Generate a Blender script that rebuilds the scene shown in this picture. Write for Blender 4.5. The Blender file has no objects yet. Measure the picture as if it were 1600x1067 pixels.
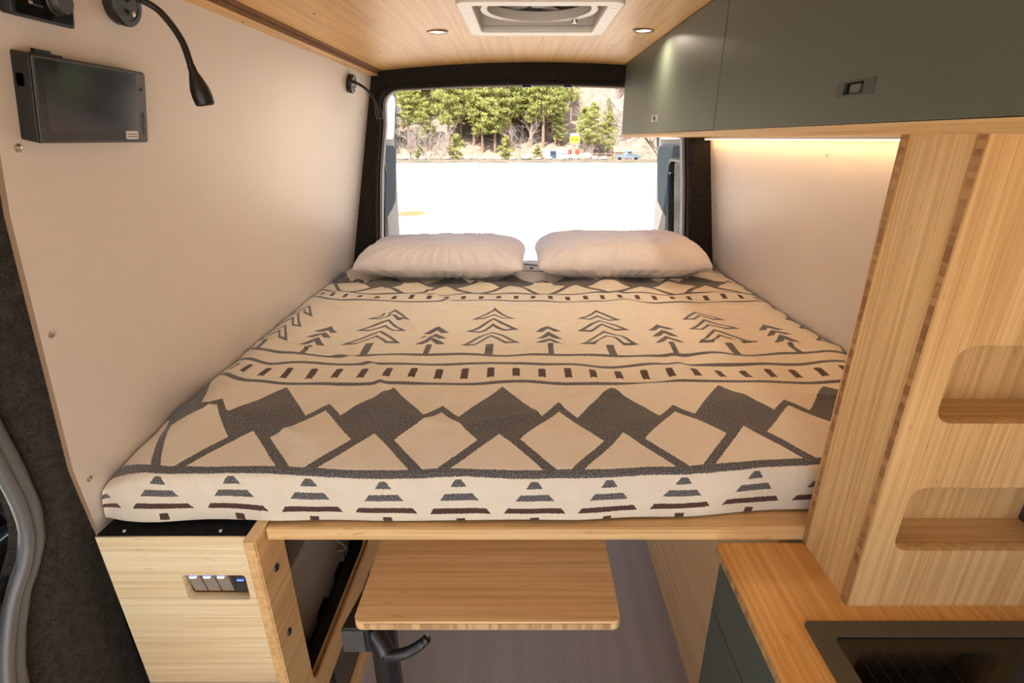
import bpy, bmesh, math, random
import numpy as np
from mathutils import Vector, Matrix
R = math.radians
scene = bpy.context.scene
COL = scene.collection

# ------------------------------------------------------------------ camera
cam_d = bpy.data.cameras.new('camera')
cam_d.sensor_width = 36.0
cam_d.lens = 808.0 / 1600.0 * 36.0
cam_d.shift_x = -19.0 / 1600.0
cam_d.clip_start = 0.02
cam_d.clip_end = 1000
cam = bpy.data.objects.new('camera', cam_d)
COL.objects.link(cam)
cam.location = (0, 0, 1.6)
cam.rotation_euler = (math.pi / 2 - 0.3734, 0, 0)
scene.camera = cam

# ------------------------------------------------------------------ world, sun, exposure
world = bpy.data.worlds.new('sky')
scene.world = world
world.use_nodes = True
wn = world.node_tree
wn.nodes.clear()
sky = wn.nodes.new('ShaderNodeTexSky')
sky.sky_type = 'NISHITA'
sky.sun_disc = False
sky.sun_elevation = R(52)
sky.sun_rotation = R(150)
sky.air_density = 1.0
sky.dust_density = 3.0
bg = wn.nodes.new('ShaderNodeBackground')
bg.inputs['Strength'].default_value = 0.12
wo = wn.nodes.new('ShaderNodeOutputWorld')
wn.links.new(sky.outputs[0], bg.inputs[0])
wn.links.new(bg.outputs[0], wo.inputs[0])

sun_d = bpy.data.lights.new('sun', 'SUN')
sun_d.energy = 4.2
sun_d.angle = R(0.6)
sun_d.color = (1.0, 0.935, 0.84)
sun = bpy.data.objects.new('sun', sun_d)
COL.objects.link(sun)
# sunlight comes from behind the camera and its left, over the roof of the van
sun_dir = Vector((0.42, 0.62, -0.95)).normalized()
sun.rotation_euler = sun_dir.to_track_quat('-Z', 'Y').to_euler()

vs = scene.view_settings
vs.view_transform = 'Standard'
vs.look = 'None'
vs.gamma = 1.0
vs.use_curve_mapping = False
vs.exposure = 2.05

# ------------------------------------------------------------------ node helpers
class X:
    """arithmetic on node sockets"""
    nt = None
    def __init__(s, sock): s.s = sock
    @staticmethod
    def op(kind, *a):
        n = X.nt.nodes.new('ShaderNodeMath')
        n.operation = kind
        for i, v in enumerate(a):
            if isinstance(v, X): X.nt.links.new(v.s, n.inputs[i])
            else: n.inputs[i].default_value = v
        return X(n.outputs[0])
    def __add__(s, o): return X.op('ADD', s, o)
    __radd__ = __add__
    def __sub__(s, o): return X.op('SUBTRACT', s, o)
    def __rsub__(s, o): return X.op('SUBTRACT', o, s)
    def __mul__(s, o): return X.op('MULTIPLY', s, o)
    __rmul__ = __mul__
    def lt(s, o): return X.op('LESS_THAN', s, o)
    def gt(s, o): return X.op('GREATER_THAN', s, o)
    def pp(s, o): return X.op('PINGPONG', s, o)
    def mx(s, o): return X.op('MAXIMUM', s, o)
    def within(s, a, b): return s.gt(a) * s.lt(b)

def new_mat(name):
    m = bpy.data.materials.new(name)
    m.use_nodes = True
    nt = m.node_tree
    b = nt.nodes['Principled BSDF']
    return m, nt, b

def ramp(nt, fac, stops):
    n = nt.nodes.new('ShaderNodeValToRGB')
    el = n.color_ramp.elements
    while len(el) > len(stops): el.remove(el[-1])
    while len(el) < len(stops): el.new(0.5)
    for e, (p, c) in zip(el, stops):
        e.position = p
        e.color = (*c, 1)
    nt.links.new(fac, n.inputs[0])
    return n.outputs[0]

def coords(nt, scale=(1, 1, 1), which='Object'):
    tc = nt.nodes.new('ShaderNodeTexCoord')
    mp = nt.nodes.new('ShaderNodeMapping')
    mp.inputs['Scale'].default_value = scale
    nt.links.new(tc.outputs[which], mp.inputs[0])
    return mp.outputs[0]

def noise(nt, vec, scale=1.0, detail=2.0, rough=0.5):
    n = nt.nodes.new('ShaderNodeTexNoise')
    n.inputs['Scale'].default_value = scale
    n.inputs['Detail'].default_value = detail
    n.inputs['Roughness'].default_value = rough
    nt.links.new(vec, n.inputs['Vector'])
    return n.outputs['Fac']

def mixc(nt, fac, a, b, mode='MIX'):
    n = nt.nodes.new('ShaderNodeMix')
    n.data_type = 'RGBA'
    n.blend_type = mode
    for i, v in ((0, fac), (6, a), (7, b)):
        if isinstance(v, (int, float)): n.inputs[i].default_value = v
        elif isinstance(v, tuple): n.inputs[i].default_value = (*v, 1)
        else: nt.links.new(v, n.inputs[i])
    return n.outputs[2]

def bump(nt, b, h, strength=0.3, dist=0.002):
    n = nt.nodes.new('ShaderNodeBump')
    n.inputs['Strength'].default_value = strength
    n.inputs['Distance'].default_value = dist
    nt.links.new(h, n.inputs['Height'])
    nt.links.new(n.outputs[0], b.inputs['Normal'])

def plain(name, col, rough=0.5, metal=0.0, spec=0.5, emit=None, estr=0.0, var=0.06, vscale=40):
    m, nt, b = new_mat(name)
    f = noise(nt, coords(nt), vscale, 3)
    lo = tuple(max(0, c * (1 - var)) for c in col)
    hi = tuple(min(1, c * (1 + var)) for c in col)
    nt.links.new(ramp(nt, f, [(0.3, lo), (0.7, hi)]), b.inputs['Base Color'])
    b.inputs['Roughness'].default_value = rough
    b.inputs['Metallic'].default_value = metal
    b.inputs['Specular IOR Level'].default_value = spec
    if emit:
        b.inputs['Emission Color'].default_value = (*emit, 1)
        b.inputs['Emission Strength'].default_value = estr
    return m

def bamboo(name, axis, light, dark, rough=0.38, knot=(0.55, 0.75)):
    m, nt, b = new_mat(name)
    ax = 'xyz'.index(axis)
    def sc(a, c): return tuple(a if i == ax else c for i in range(3))
    strips = noise(nt, coords(nt, sc(1.8, 105)), 1, 1.5, 0.6)
    fibre = noise(nt, coords(nt, sc(5, 520)), 1, 2, 0.6)
    broad = noise(nt, coords(nt, sc(1.2, 9)), 1, 2, 0.5)
    mid = tuple((p + q) / 2 for p, q in zip(light, dark))
    c = ramp(nt, strips, [(0.34, tuple(v * 0.86 for v in dark)), (0.44, dark), (0.52, mid), (0.62, light)])
    c2 = ramp(nt, fibre, [(0.35, tuple(v * 0.80 for v in dark)), (0.60, light)])
    c = mixc(nt, 0.38, c, c2)
    hi = tuple(min(1, v * 1.08) for v in light)
    c = mixc(nt, 0.25, c, ramp(nt, broad, [(0.35, dark), (0.65, hi)]))
    # the darker knuckles of the cane
    kn = noise(nt, coords(nt, sc(26, 120)), 1, 1, 0.5)
    kf = ramp(nt, kn, [(0.70, (0, 0, 0)), (0.78, (1, 1, 1))])
    kd = tuple(v * f for v, f in zip(dark, (0.78, 0.66, 0.55)))
    mk_ = nt.nodes.new('ShaderNodeMath'); mk_.operation = 'MULTIPLY'
    nt.links.new(kf, mk_.inputs[0]); mk_.inputs[1].default_value = 0.55
    c = mixc(nt, mk_.outputs[0], c, kd)
    nt.links.new(c, b.inputs['Base Color'])
    b.inputs['Roughness'].default_value = rough
    b.inputs['Specular IOR Level'].default_value = 0.4
    bump(nt, b, fibre, 0.08, 0.001)
    return m

def endgrain(name, axis, period, light, dark):
    """blocks of cut cane seen on the edge of bamboo plywood"""
    m, nt, b = new_mat(name)
    ax = 'xyz'.index(axis)
    v = coords(nt, tuple(1 / period if i == ax else 0.01 for i in range(3)))
    w = nt.nodes.new('ShaderNodeTexVoronoi')
    w.voronoi_dimensions = '3D'
    w.inputs['Scale'].default_value = 1
    nt.links.new(v, w.inputs['Vector'])
    sep = nt.nodes.new('ShaderNodeSeparateColor')
    nt.links.new(w.outputs['Color'], sep.inputs[0])
    mid = tuple((p + q) / 2 for p, q in zip(light, dark))
    c = ramp(nt, sep.outputs[0], [(0.1, dark), (0.5, mid), (0.85, light)])
    f = noise(nt, coords(nt, (300, 300, 300)), 1, 2)
    c = mixc(nt, 0.2, c, ramp(nt, f, [(0.3, dark), (0.7, light)]))
    nt.links.new(c, b.inputs['Base Color'])
    b.inputs['Roughness'].default_value = 0.5
    return m

def felt(name, lo, hi):
    m, nt, b = new_mat(name)
    f = noise(nt, coords(nt), 420, 4, 0.7)
    g = noise(nt, coords(nt), 60, 3, 0.6)
    c = ramp(nt, f, [(0.36, lo), (0.66, hi)])
    c = mixc(nt, 0.3, c, ramp(nt, g, [(0.35, lo), (0.7, hi)]))
    nt.links.new(c, b.inputs['Base Color'])
    b.inputs['Roughness'].default_value = 1.0
    b.inputs['Specular IOR Level'].default_value = 0.1
    bump(nt, b, f, 0.8, 0.004)
    return m

def glass_mat(name, tint, gloss=0.12, rough=0.02, ior=1.45):
    m, nt, b = new_mat(name)
    nt.nodes.remove(b)
    out = nt.nodes['Material Output']
    tr = nt.nodes.new('ShaderNodeBsdfTransparent'); tr.inputs[0].default_value = (*tint, 1)
    gl = nt.nodes.new('ShaderNodeBsdfGlossy'); gl.inputs['Roughness'].default_value = rough
    fr = nt.nodes.new('ShaderNodeFresnel'); fr.inputs[0].default_value = ior
    ad = nt.nodes.new('ShaderNodeMath'); ad.operation = 'ADD'; ad.use_clamp = True
    nt.links.new(fr.outputs[0], ad.inputs[0]); ad.inputs[1].default_value = gloss
    mx = nt.nodes.new('ShaderNodeMixShader')
    nt.links.new(ad.outputs[0], mx.inputs[0])
    nt.links.new(tr.outputs[0], mx.inputs[1]); nt.links.new(gl.outputs[0], mx.inputs[2])
    nt.links.new(mx.outputs[0], out.inputs[0])
    return m

# ------------------------------------------------------------------ materials
LB, DB = (0.86, 0.595, 0.29), (0.64, 0.375, 0.145)
M = {}
M['bam_x'] = bamboo('bamboo_grain_x', 'x', LB, DB)
M['bam_y'] = bamboo('bamboo_grain_y', 'y', LB, DB)
M['bam_z'] = bamboo('bamboo_grain_z', 'z', LB, DB)
M['bam_table'] = bamboo('bamboo_table', 'x', (0.93, 0.67, 0.35), (0.74, 0.465, 0.20))
M['bam_under'] = bamboo('bamboo_light', 'y', (0.92, 0.70, 0.41), (0.74, 0.49, 0.235))
M['bam_ceiling'] = bamboo('bamboo_honey', 'y', (0.86, 0.53, 0.19), (0.65, 0.345, 0.095))
M['bam_daylit'] = bamboo('bamboo_daylit', 'x', (0.95, 0.83, 0.57), (0.80, 0.60, 0.32))  # same bamboo, daylight on the bench front painted in as a paler tone
M['bam_counter'] = bamboo('bamboo_warm_lit', 'y', (0.80, 0.46, 0.15), (0.60, 0.29, 0.075), 0.3)  # bamboo with the warm light on the counter put into its colour
M['end_z'] = endgrain('bamboo_end_grain_z', 'z', 0.011, (0.55, 0.30, 0.11), (0.24, 0.10, 0.035))
M['end_x'] = endgrain('bamboo_end_grain_x', 'x', 0.012, (0.72, 0.47, 0.22), (0.42, 0.24, 0.11))
M['end_y'] = endgrain('bamboo_end_grain_y', 'y', 0.012, (0.62, 0.36, 0.13), (0.30, 0.14, 0.05))
M['end_core'] = plain('bamboo_brown_core', (0.26, 0.12, 0.045), 0.6, var=0.3, vscale=150)
M['white'] = plain('white_wall_laminate', (0.79, 0.715, 0.645), 0.42, var=0.012, vscale=6)
M['wall_edge'] = plain('tan_panel_edge', (0.33, 0.22, 0.14), 0.7)
M['felt_pillar'] = felt('charcoal_felt_pillar', (0.016, 0.015, 0.013), (0.10, 0.094, 0.085))
M['felt'] = felt('charcoal_felt', (0.008, 0.0075, 0.0075), (0.055, 0.050, 0.047))
M['carpet'] = felt('black_carpet', (0.004, 0.004, 0.005), (0.03, 0.03, 0.033))
M['green'] = plain('matt_green_laminate', (0.088, 0.105, 0.078), 0.42, var=0.03, vscale=5, spec=0.4)
M['latchgreen'] = plain('dark_green_latch', (0.045, 0.055, 0.042), 0.4)
M['black'] = plain('black_plastic', (0.012, 0.012, 0.013), 0.38)
M['blackmetal'] = plain('black_painted_metal', (0.014, 0.015, 0.017), 0.32, spec=0.6)
M['darkgrey'] = plain('dark_grey_plastic', (0.045, 0.043, 0.042), 0.4)
M['grey'] = plain('grey_metal_box', (0.16, 0.145, 0.13), 0.45)
M['casegrey'] = plain('warm_grey_case', (0.34, 0.31, 0.285), 0.45)
M['screen'] = plain('dark_glass_screen', (0.028, 0.033, 0.040), 0.12)
M['bezel'] = plain('grey_display_bezel', (0.075, 0.072, 0.070), 0.45)
M['nickel'] = plain('brushed_nickel', (0.36, 0.32, 0.285), 0.38, metal=0.25)
M['chrome'] = plain('screw_steel', (0.6, 0.57, 0.52), 0.25, metal=0.9)
M['whiteplastic'] = plain('white_plastic', (0.78, 0.74, 0.70), 0.35, var=0.02)
M['sticker'] = plain('white_sticker', (0.75, 0.73, 0.70), 0.5)
M['ink'] = plain('dark_ink', (0.02, 0.02, 0.02), 0.5)
M['bluelight'] = plain('blue_indicator', (0.05, 0.09, 0.6), 0.3, emit=(0.1, 0.2, 1.0), estr=0.5)
M['whitelight'] = plain('white_indicator', (0.9, 0.9, 0.9), 0.3, emit=(1, 1, 1), estr=0.4)
M['rubber'] = plain('grey_rubber_seal', (0.13, 0.137, 0.145), 0.38, spec=0.7, var=0.02)
M['doorcard'] = plain('dark_blue_grey_door_panel', (0.012, 0.016, 0.022), 0.4)
M['vanpaint'] = plain('silver_beige_van_paint', (0.30, 0.275, 0.25), 0.6, spec=0.3)
M['doorrecess'] = plain('blue_grey_door_recess', (0.05, 0.066, 0.076), 0.8, spec=0.15)
M['beige_seal'] = plain('tan_door_seal', (0.40, 0.31, 0.24), 0.6)
M['hobglass'] = plain('black_hob_glass', (0.004, 0.004, 0.004), 0.08, spec=0.5)
M['hobframe'] = plain('dark_bronze_steel', (0.10, 0.085, 0.065), 0.42, metal=0.35)
M['hobline'] = plain('thin_grey_print', (0.018, 0.018, 0.016), 0.3)
M['glass'] = glass_mat('tinted_window_glass', (0.36, 0.44, 0.29), 0.02, 0.02, 1.12)
M['clearglass'] = glass_mat('clear_window_glass', (0.95, 0.97, 0.95), 0.0)
M['lid'] = plain('smoked_roof_lid', (0.05, 0.06, 0.048), 0.45, spec=0.25)
M['lamp_emit'] = plain('warm_lamp_lens', (0.9, 0.85, 0.75), 0.4, emit=(1.0, 0.86, 0.70), estr=1.6)
M['led_emit'] = plain('warm_led_diffuser', (0.9, 0.7, 0.4), 0.4, emit=(1.0, 0.50, 0.16), estr=2.2)
M['ring_dark'] = plain('bronze_lamp_ring', (0.22, 0.17, 0.13), 0.35, metal=0.5)

def make_vinyl():
    m, nt, b = new_mat('grey_herringbone_vinyl')
    X.nt = nt
    tc = nt.nodes.new('ShaderNodeTexCoord')
    sp = nt.nodes.new('ShaderNodeSeparateXYZ')
    nt.links.new(tc.outputs['Object'], sp.inputs[0])
    x, y = X(sp.outputs[0]), X(sp.outputs[1])
    z = y + x.pp(0.036) * 1.0
    line = (z * (1 / 0.0075)).pp(0.5) * 2.0
    line = X.op('MINIMUM', X.op('MAXIMUM', (line - 0.35) * 4.0, 0.0), 1.0)
    c = mixc(nt, line.s, (0.16, 0.15, 0.155), (0.62, 0.60, 0.61))
    band = noise(nt, coords(nt, (18, 0.6, 1)), 1, 2)
    c = mixc(nt, 0.25, c, ramp(nt, band, [(0.3, (0.20, 0.19, 0.20)), (0.7, (0.44, 0.42, 0.44))]))
    nt.links.new(c, b.inputs['Base Color'])
    b.inputs['Roughness'].default_value = 0.5
    return m
M['vinyl'] = make_vinyl()

def make_blanket_mat():
    m, nt, b = new_mat('woven_wool_blanket')
    X.nt = nt
    tc = nt.nodes.new('ShaderNodeTexCoord')
    sp = nt.nodes.new('ShaderNodeSeparateXYZ')
    nt.links.new(tc.outputs['UV'], sp.inputs[0])
    u, s = X(sp.outputs[0]), X(sp.outputs[1])
    uv = tc.outputs['UV']
    def nz(scale, detail=2):
        return X(noise(nt, uv, scale, detail))
    # slight irregularity of the weave and of the way it lies
    u = u + (nz(7) - 0.5) * 0.010 + (nz(260, 1) - 0.5) * 0.004
    n2 = nt.nodes.new('ShaderNodeMapping'); n2.inputs['Location'].default_value = (7.3, 2.1, 0)
    nt.links.new(uv, n2.inputs[0])
    s = s + (X(noise(nt, n2.outputs[0], 6, 2)) - 0.5) * 0.014 + (X(noise(nt, n2.outputs[0], 260, 1)) - 0.5) * 0.004
    grey = []
    brown = []
    # row of little trees on the overhang
    d = (u - 0.02).pp(0.0735)
    grey.append(s.within(0.081, 0.098) * d.lt(0.0165 - (s - 0.081) * 0.6))
    grey.append(s.within(0.051, 0.067) * d.lt(0.039 - (s - 0.051) * 0.7))
    brown.append(s.within(0.018, 0.032) * d.lt(0.061 - (s - 0.018) * 0.6))
    brown.append(s.within(-0.012, 0.006) * d.lt(0.009))
    grey.append(s.within(0.104, 0.121))
    # mountains, twice
    def mountains(y):
        dA = (u + 0.053).pp(0.131)
        dB = (u - 0.078).pp(0.131)
        inC = y.lt(0.104 - dA * 1.15); outC = y.lt(0.134 - dA * 1.15)
        inB = y.lt(0.180 - dB * 1.12); outB = y.lt(0.206 - dB * 1.12)
        inA = y.lt(0.285 - dA * 1.35)
        dark = outC * (1.0 - inC)
        rest = (1.0 - outC)
        dark = dark + rest * (outB * (1.0 - inB))
        rest = rest * (1.0 - outB)
        dark = dark + rest * inA
        return dark * y.gt(0.0)
    grey.append(mountains(s - 0.121))
    grey.append(mountains(s - 1.222))
    for a, c in ((0.421, 0.436), (0.534, 0.549), (0.598, 0.613), (1.107, 1.121), (1.209, 1.223), (1.60, 1.614), (1.70, 1.714)):
        grey.append(s.within(a, c))
    dd = (u - 0.045).pp(0.0326)
    brown.append((s + dd * 0.4).within(0.460, 0.513) * dd.lt(0.0092))
    dd2 = (u - 0.034).pp(0.0326)
    brown.append(s.within(1.142, 1.186) * dd2.lt(0.0088))
    brown.append(s.within(1.635, 1.68) * dd2.lt(0.0088))
    # large hollow firs
    d = (u + 0.100).pp(0.174)
    for a, bot in ((1.015, 0.912), (0.918, 0.805), (0.812, 0.690)):
        q = s + d * 1.38
        full = q.within(a - 0.062, a) * s.gt(bot)
        hollow = q.within(a - 0.045, a - 0.018) * s.gt(bot + 0.014)
        grey.append(full * (1.0 - hollow))
    grey.append(s.within(0.606, 0.690) * d.lt(0.0115))
    # small solid firs
    d = (u - 0.075).pp(0.174)
    for a, bot in ((0.852, 0.792), (0.795, 0.736), (0.740, 0.678)):
        q = s + d * 1.45
        grey.append(q.within(a - 0.034, a) * s.gt(bot))
    grey.append(s.within(0.606, 0.676) * d.lt(0.008))
    g = grey[0]
    for k in grey[1:]: g = g.mx(k)
    w = brown[0]
    for k in brown[1:]: w = w.mx(k)
    fz = noise(nt, uv, 330, 3, 0.7)
    fz2 = noise(nt, uv, 24, 3, 0.6)
    cream = ramp(nt, fz, [(0.25, (0.70, 0.61, 0.48)), (0.65, (0.88, 0.815, 0.69))])
    cream = mixc(nt, 0.3, cream, ramp(nt, fz2, [(0.3, (0.74, 0.655, 0.525)), (0.7, (0.89, 0.83, 0.71))]))
    gcol = ramp(nt, fz, [(0.36, (0.050, 0.048, 0.050)), (0.50, (0.115, 0.112, 0.115)), (0.66, (0.30, 0.285, 0.275))])
    bcol = ramp(nt, fz, [(0.35, (0.060, 0.028, 0.022)), (0.75, (0.13, 0.07, 0.055))])
    c = mixc(nt, g.s, cream, gcol)
    c = mixc(nt, w.s, c, bcol)
    nt.links.new(c, b.inputs['Base Color'])
    b.inputs['Roughness'].default_value = 0.95
    b.inputs['Specular IOR Level'].default_value = 0.15
    b.inputs['Sheen Weight'].default_value = 0.25
    bump(nt, b, fz, 0.5, 0.003)
    return m
M['blanket'] = make_blanket_mat()

def make_pillow_mat():
    m, nt, b = new_mat('crumpled_white_cotton')
    f = noise(nt, coords(nt), 9, 4, 0.6)
    nt.links.new(ramp(nt, f, [(0.3, (0.74, 0.70, 0.72)), (0.7, (0.80, 0.76, 0.78))]), b.inputs['Base Color'])
    b.inputs['Roughness'].default_value = 0.55
    b.inputs['Sheen Weight'].default_value = 0.15
    w = nt.nodes.new('ShaderNodeTexNoise'); w.noise_type = 'RIDGED_MULTIFRACTAL'
    w.inputs['Scale'].default_value = 1; w.inputs['Detail'].default_value = 3; w.inputs['Distortion'].default_value = 0.8
    nt.links.new(coords(nt, (7, 16, 16)), w.inputs['Vector'])
    bump(nt, b, w.outputs['Fac'], 0.6, 0.010)
    return m
M['pillow'] = make_pillow_mat()

# ------------------------------------------------------------------ mesh helpers
def tag(o, label=None, cat=None, group=None, kind=None):
    if label: o['label'] = label
    if cat: o['category'] = cat
    if group: o['group'] = group
    if kind: o['kind'] = kind
    return o

def empty(name, loc=(0, 0, 0)):
    o = bpy.data.objects.new(name, None)
    o.empty_display_size = 0.05
    COL.objects.link(o)
    o.location = loc
    return o

def link(name, me, mat, parent=None, smooth=False):
    if mat is not None:
        for mm in (mat if isinstance(mat, (list, tuple)) else [mat]):
            me.materials.append(mm)
    if smooth:
        me.polygons.foreach_set('use_smooth', [True] * len(me.polygons))
    o = bpy.data.objects.new(name, me)
    COL.objects.link(o)
    if parent is not None:
        o.parent = parent
        # things are laid out in van coordinates: keep the part where it is
        o.location = tuple(-Vector(world_loc(parent)))
    return o

def world_loc(p):
    v = Vector((0, 0, 0))
    while p is not None:
        v = v + Vector(p.location)
        p = p.parent
    return v

def from_data(name, verts, faces, mat, parent=None, smooth=False):
    me = bpy.data.meshes.new(name)
    me.from_pydata([tuple(v) for v in verts], [], faces)
    me.update()
    return link(name, me, mat, parent, smooth)

def from_bm(name, bm, mat, parent=None, smooth=False):
    me = bpy.data.meshes.new(name)
    bmesh.ops.recalc_face_normals(bm, faces=bm.faces)
    bm.to_mesh(me)
    bm.free()
    return link(name, me, mat, parent, smooth)

def box(name, x0, x1, y0, y1, z0, z1, mat, parent=None, bev=0.0, segs=2, warp=None):
    bm = bmesh.new()
    bmesh.ops.create_cube(bm, size=1)
    for v in bm.verts:
        v.co = ((x0 + x1) / 2 + v.co.x * (x1 - x0), (y0 + y1) / 2 + v.co.y * (y1 - y0), (z0 + z1) / 2 + v.co.z * (z1 - z0))
    if bev > 0:
        bmesh.ops.bevel(bm, geom=bm.edges[:], offset=bev, segments=segs, affect='EDGES', profile=0.5)
    if warp:
        for v in bm.verts: v.co = warp(v.co)
    return from_bm(name, bm, mat, parent)

def rrect(x0, x1, y0, y1, r, n=6):
    pts = []
    for cx, cy, a0 in ((x1 - r, y1 - r, 0), (x0 + r, y1 - r, 90), (x0 + r, y0 + r, 180), (x1 - r, y0 + r, 270)):
        for i in range(n + 1):
            a = R(a0 + 90 * i / n)
            pts.append((cx + r * math.cos(a), cy + r * math.sin(a)))
    return pts

def plate(name, outline, holes, thick, place, mat, parent=None, bev=0.0):
    """flat board with holes; place maps (a, b, t) to van coordinates, t in 0..thick"""
    cu = bpy.data.curves.new(name, 'CURVE')
    cu.dimensions = '2D'
    cu.fill_mode = 'BOTH'
    cu.extrude = thick / 2
    cu.bevel_depth = bev
    cu.bevel_resolution = 1
    for poly in [outline] + list(holes):
        sp = cu.splines.new('POLY')
        sp.points.add(len(poly) - 1)
        for p, q in zip(sp.points, poly): p.co = (q[0], q[1], 0, 1)
        sp.use_cyclic_u = True
    tmp = bpy.data.objects.new('tmp', cu)
    COL.objects.link(tmp)
    dg = bpy.context.evaluated_depsgraph_get()
    me = bpy.data.meshes.new_from_object(tmp.evaluated_get(dg))
    bpy.data.objects.remove(tmp)
    bpy.data.curves.remove(cu)
    me.name = name
    me.materials.clear()
    bm = bmesh.new(); bm.from_mesh(me)
    bmesh.ops.remove_doubles(bm, verts=bm.verts, dist=1e-6)
    for v in bm.verts: v.co = place(v.co.x, v.co.y, v.co.z + thick / 2)
    bmesh.ops.recalc_face_normals(bm, faces=bm.faces)
    bm.to_mesh(me); bm.free()
    for p in me.polygons: p.material_index = 0
    return link(name, me, mat, parent)

def spline(pts, n=8):
    P = [Vector(p) for p in pts]
    out = []
    for i in range(len(P) - 1):
        p0 = P[i - 1] if i else P[0] * 2 - P[1]
        p1, p2 = P[i], P[i + 1]
        p3 = P[i + 2] if i + 2 < len(P) else P[-1] * 2 - P[-2]
        for k in range(n):
            t = k / n
            out.append(0.5 * ((2 * p1) + (p2 - p0) * t + (2 * p0 - 5 * p1 + 4 * p2 - p3) * t * t + (3 * p1 - p0 - 3 * p2 + p3) * t ** 3))
    out.append(P[-1])
    return out

def tube_bm(bm, pts, radii, segs=12, cap=True):
    P = [Vector(p) for p in pts]
    if not isinstance(radii, (list, tuple)): radii = [radii] * len(P)
    prev = None
    rings = []
    for i, p in enumerate(P):
        t = (P[min(i + 1, len(P) - 1)] - P[max(i - 1, 0)]).normalized()
        if prev is None:
            a = Vector((0, 0, 1)) if abs(t.z) < 0.9 else Vector((1, 0, 0))
            nrm = (a - t * a.dot(t)).normalized()
        else:
            nrm = (prev - t * prev.dot(t)).normalized()
        prev = nrm
        bi = t.cross(nrm)
        rings.append([bm.verts.new(p + (nrm * math.cos(2 * math.pi * k / segs) + bi * math.sin(2 * math.pi * k / segs)) * radii[i]) for k in range(segs)])
    for a, b in zip(rings, rings[1:]):
        for k in range(segs):
            bm.faces.new((a[k], a[(k + 1) % segs], b[(k + 1) % segs], b[k]))
    if cap:
        bm.faces.new(rings[0][::-1]); bm.faces.new(rings[-1])

def tube(name, pts, radii, mat, parent=None, segs=12, smooth=True):
    bm = bmesh.new()
    tube_bm(bm, pts, radii, segs)
    return from_bm(name, bm, mat, parent, smooth)

def lathe(name, prof, origin, axis, mat, parent=None, segs=32, smooth=True):
    """prof: (radius, height along axis)"""
    ax = Vector(axis).normalized()
    a = Vector((0, 0, 1)) if abs(ax.z) < 0.9 else Vector((1, 0, 0))
    n = (a - ax * a.dot(ax)).normalized(); b = ax.cross(n)
    O = Vector(origin)
    bm = bmesh.new()
    rings = []
    for r, h in prof:
        if r < 1e-6: rings.append([bm.verts.new(O + ax * h)])
        else: rings.append([bm.verts.new(O + ax * h + (n * math.cos(2 * math.pi * k / segs) + b * math.sin(2 * math.pi * k / segs)) * r) for k in range(segs)])
    for p, q in zip(rings, rings[1:]):
        for k in range(segs):
            k2 = (k + 1) % segs
            if len(p) == 1 and len(q) == 1: continue
            if len(p) == 1: bm.faces.new((p[0], q[k2], q[k]))
            elif len(q) == 1: bm.faces.new((p[k], p[k2], q[0]))
            else: bm.faces.new((p[k], p[k2], q[k2], q[k]))
    o = from_bm(name, bm, mat, parent, False)
    if smooth:
        o.data.polygons.foreach_set('use_smooth', [True] * len(o.data.polygons))
        try: o.data.set_sharp_from_angle(angle=R(40))
        except Exception: pass
    return o

def text_mesh(name, s, size, mat, parent, place, extrude=0.0003):
    cu = bpy.data.curves.new(name, 'FONT')
    cu.body = s; cu.size = size; cu.extrude = extrude
    cu.align_x = 'CENTER'; cu.align_y = 'CENTER'
    tmp = bpy.data.objects.new('tmp', cu)
    COL.objects.link(tmp)
    dg = bpy.context.evaluated_depsgraph_get()
    me = bpy.data.meshes.new_from_object(tmp.evaluated_get(dg))
    bpy.data.objects.remove(tmp)
    me.materials.clear()
    for v in me.vertices: v.co = place(v.co.x, v.co.y, v.co.z)
    me.update()
    return link(name, me, mat, parent)

def smooth01(t):
    t = max(0.0, min(1.0, t)); return t * t * (3 - 2 * t)

# ------------------------------------------------------------------ the van: room geometry
WL0, WLS = -0.820, 0.2125     # left wall x at z=1.04 and its lean
WR0, WRS = 0.905, -0.150
def wl(z): return WL0 + WLS * (max(z, 0.86) - 1.04)
def wr(z): return WR0 + WRS * (max(z, 0.86) - 1.04)
def ceil_z(x): return 1.900 - 0.075 * (x - 0.05) ** 2
YB = 2.45                    # plane where walls meet the felt frame at the rear

floor = box('floor', -0.90, 0.95, -1.3, 2.62, -0.03, 0.0, M['vinyl'])
tag(floor, 'grey herringbone woven vinyl floor under the bed and table', 'floor', kind='structure')

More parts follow.
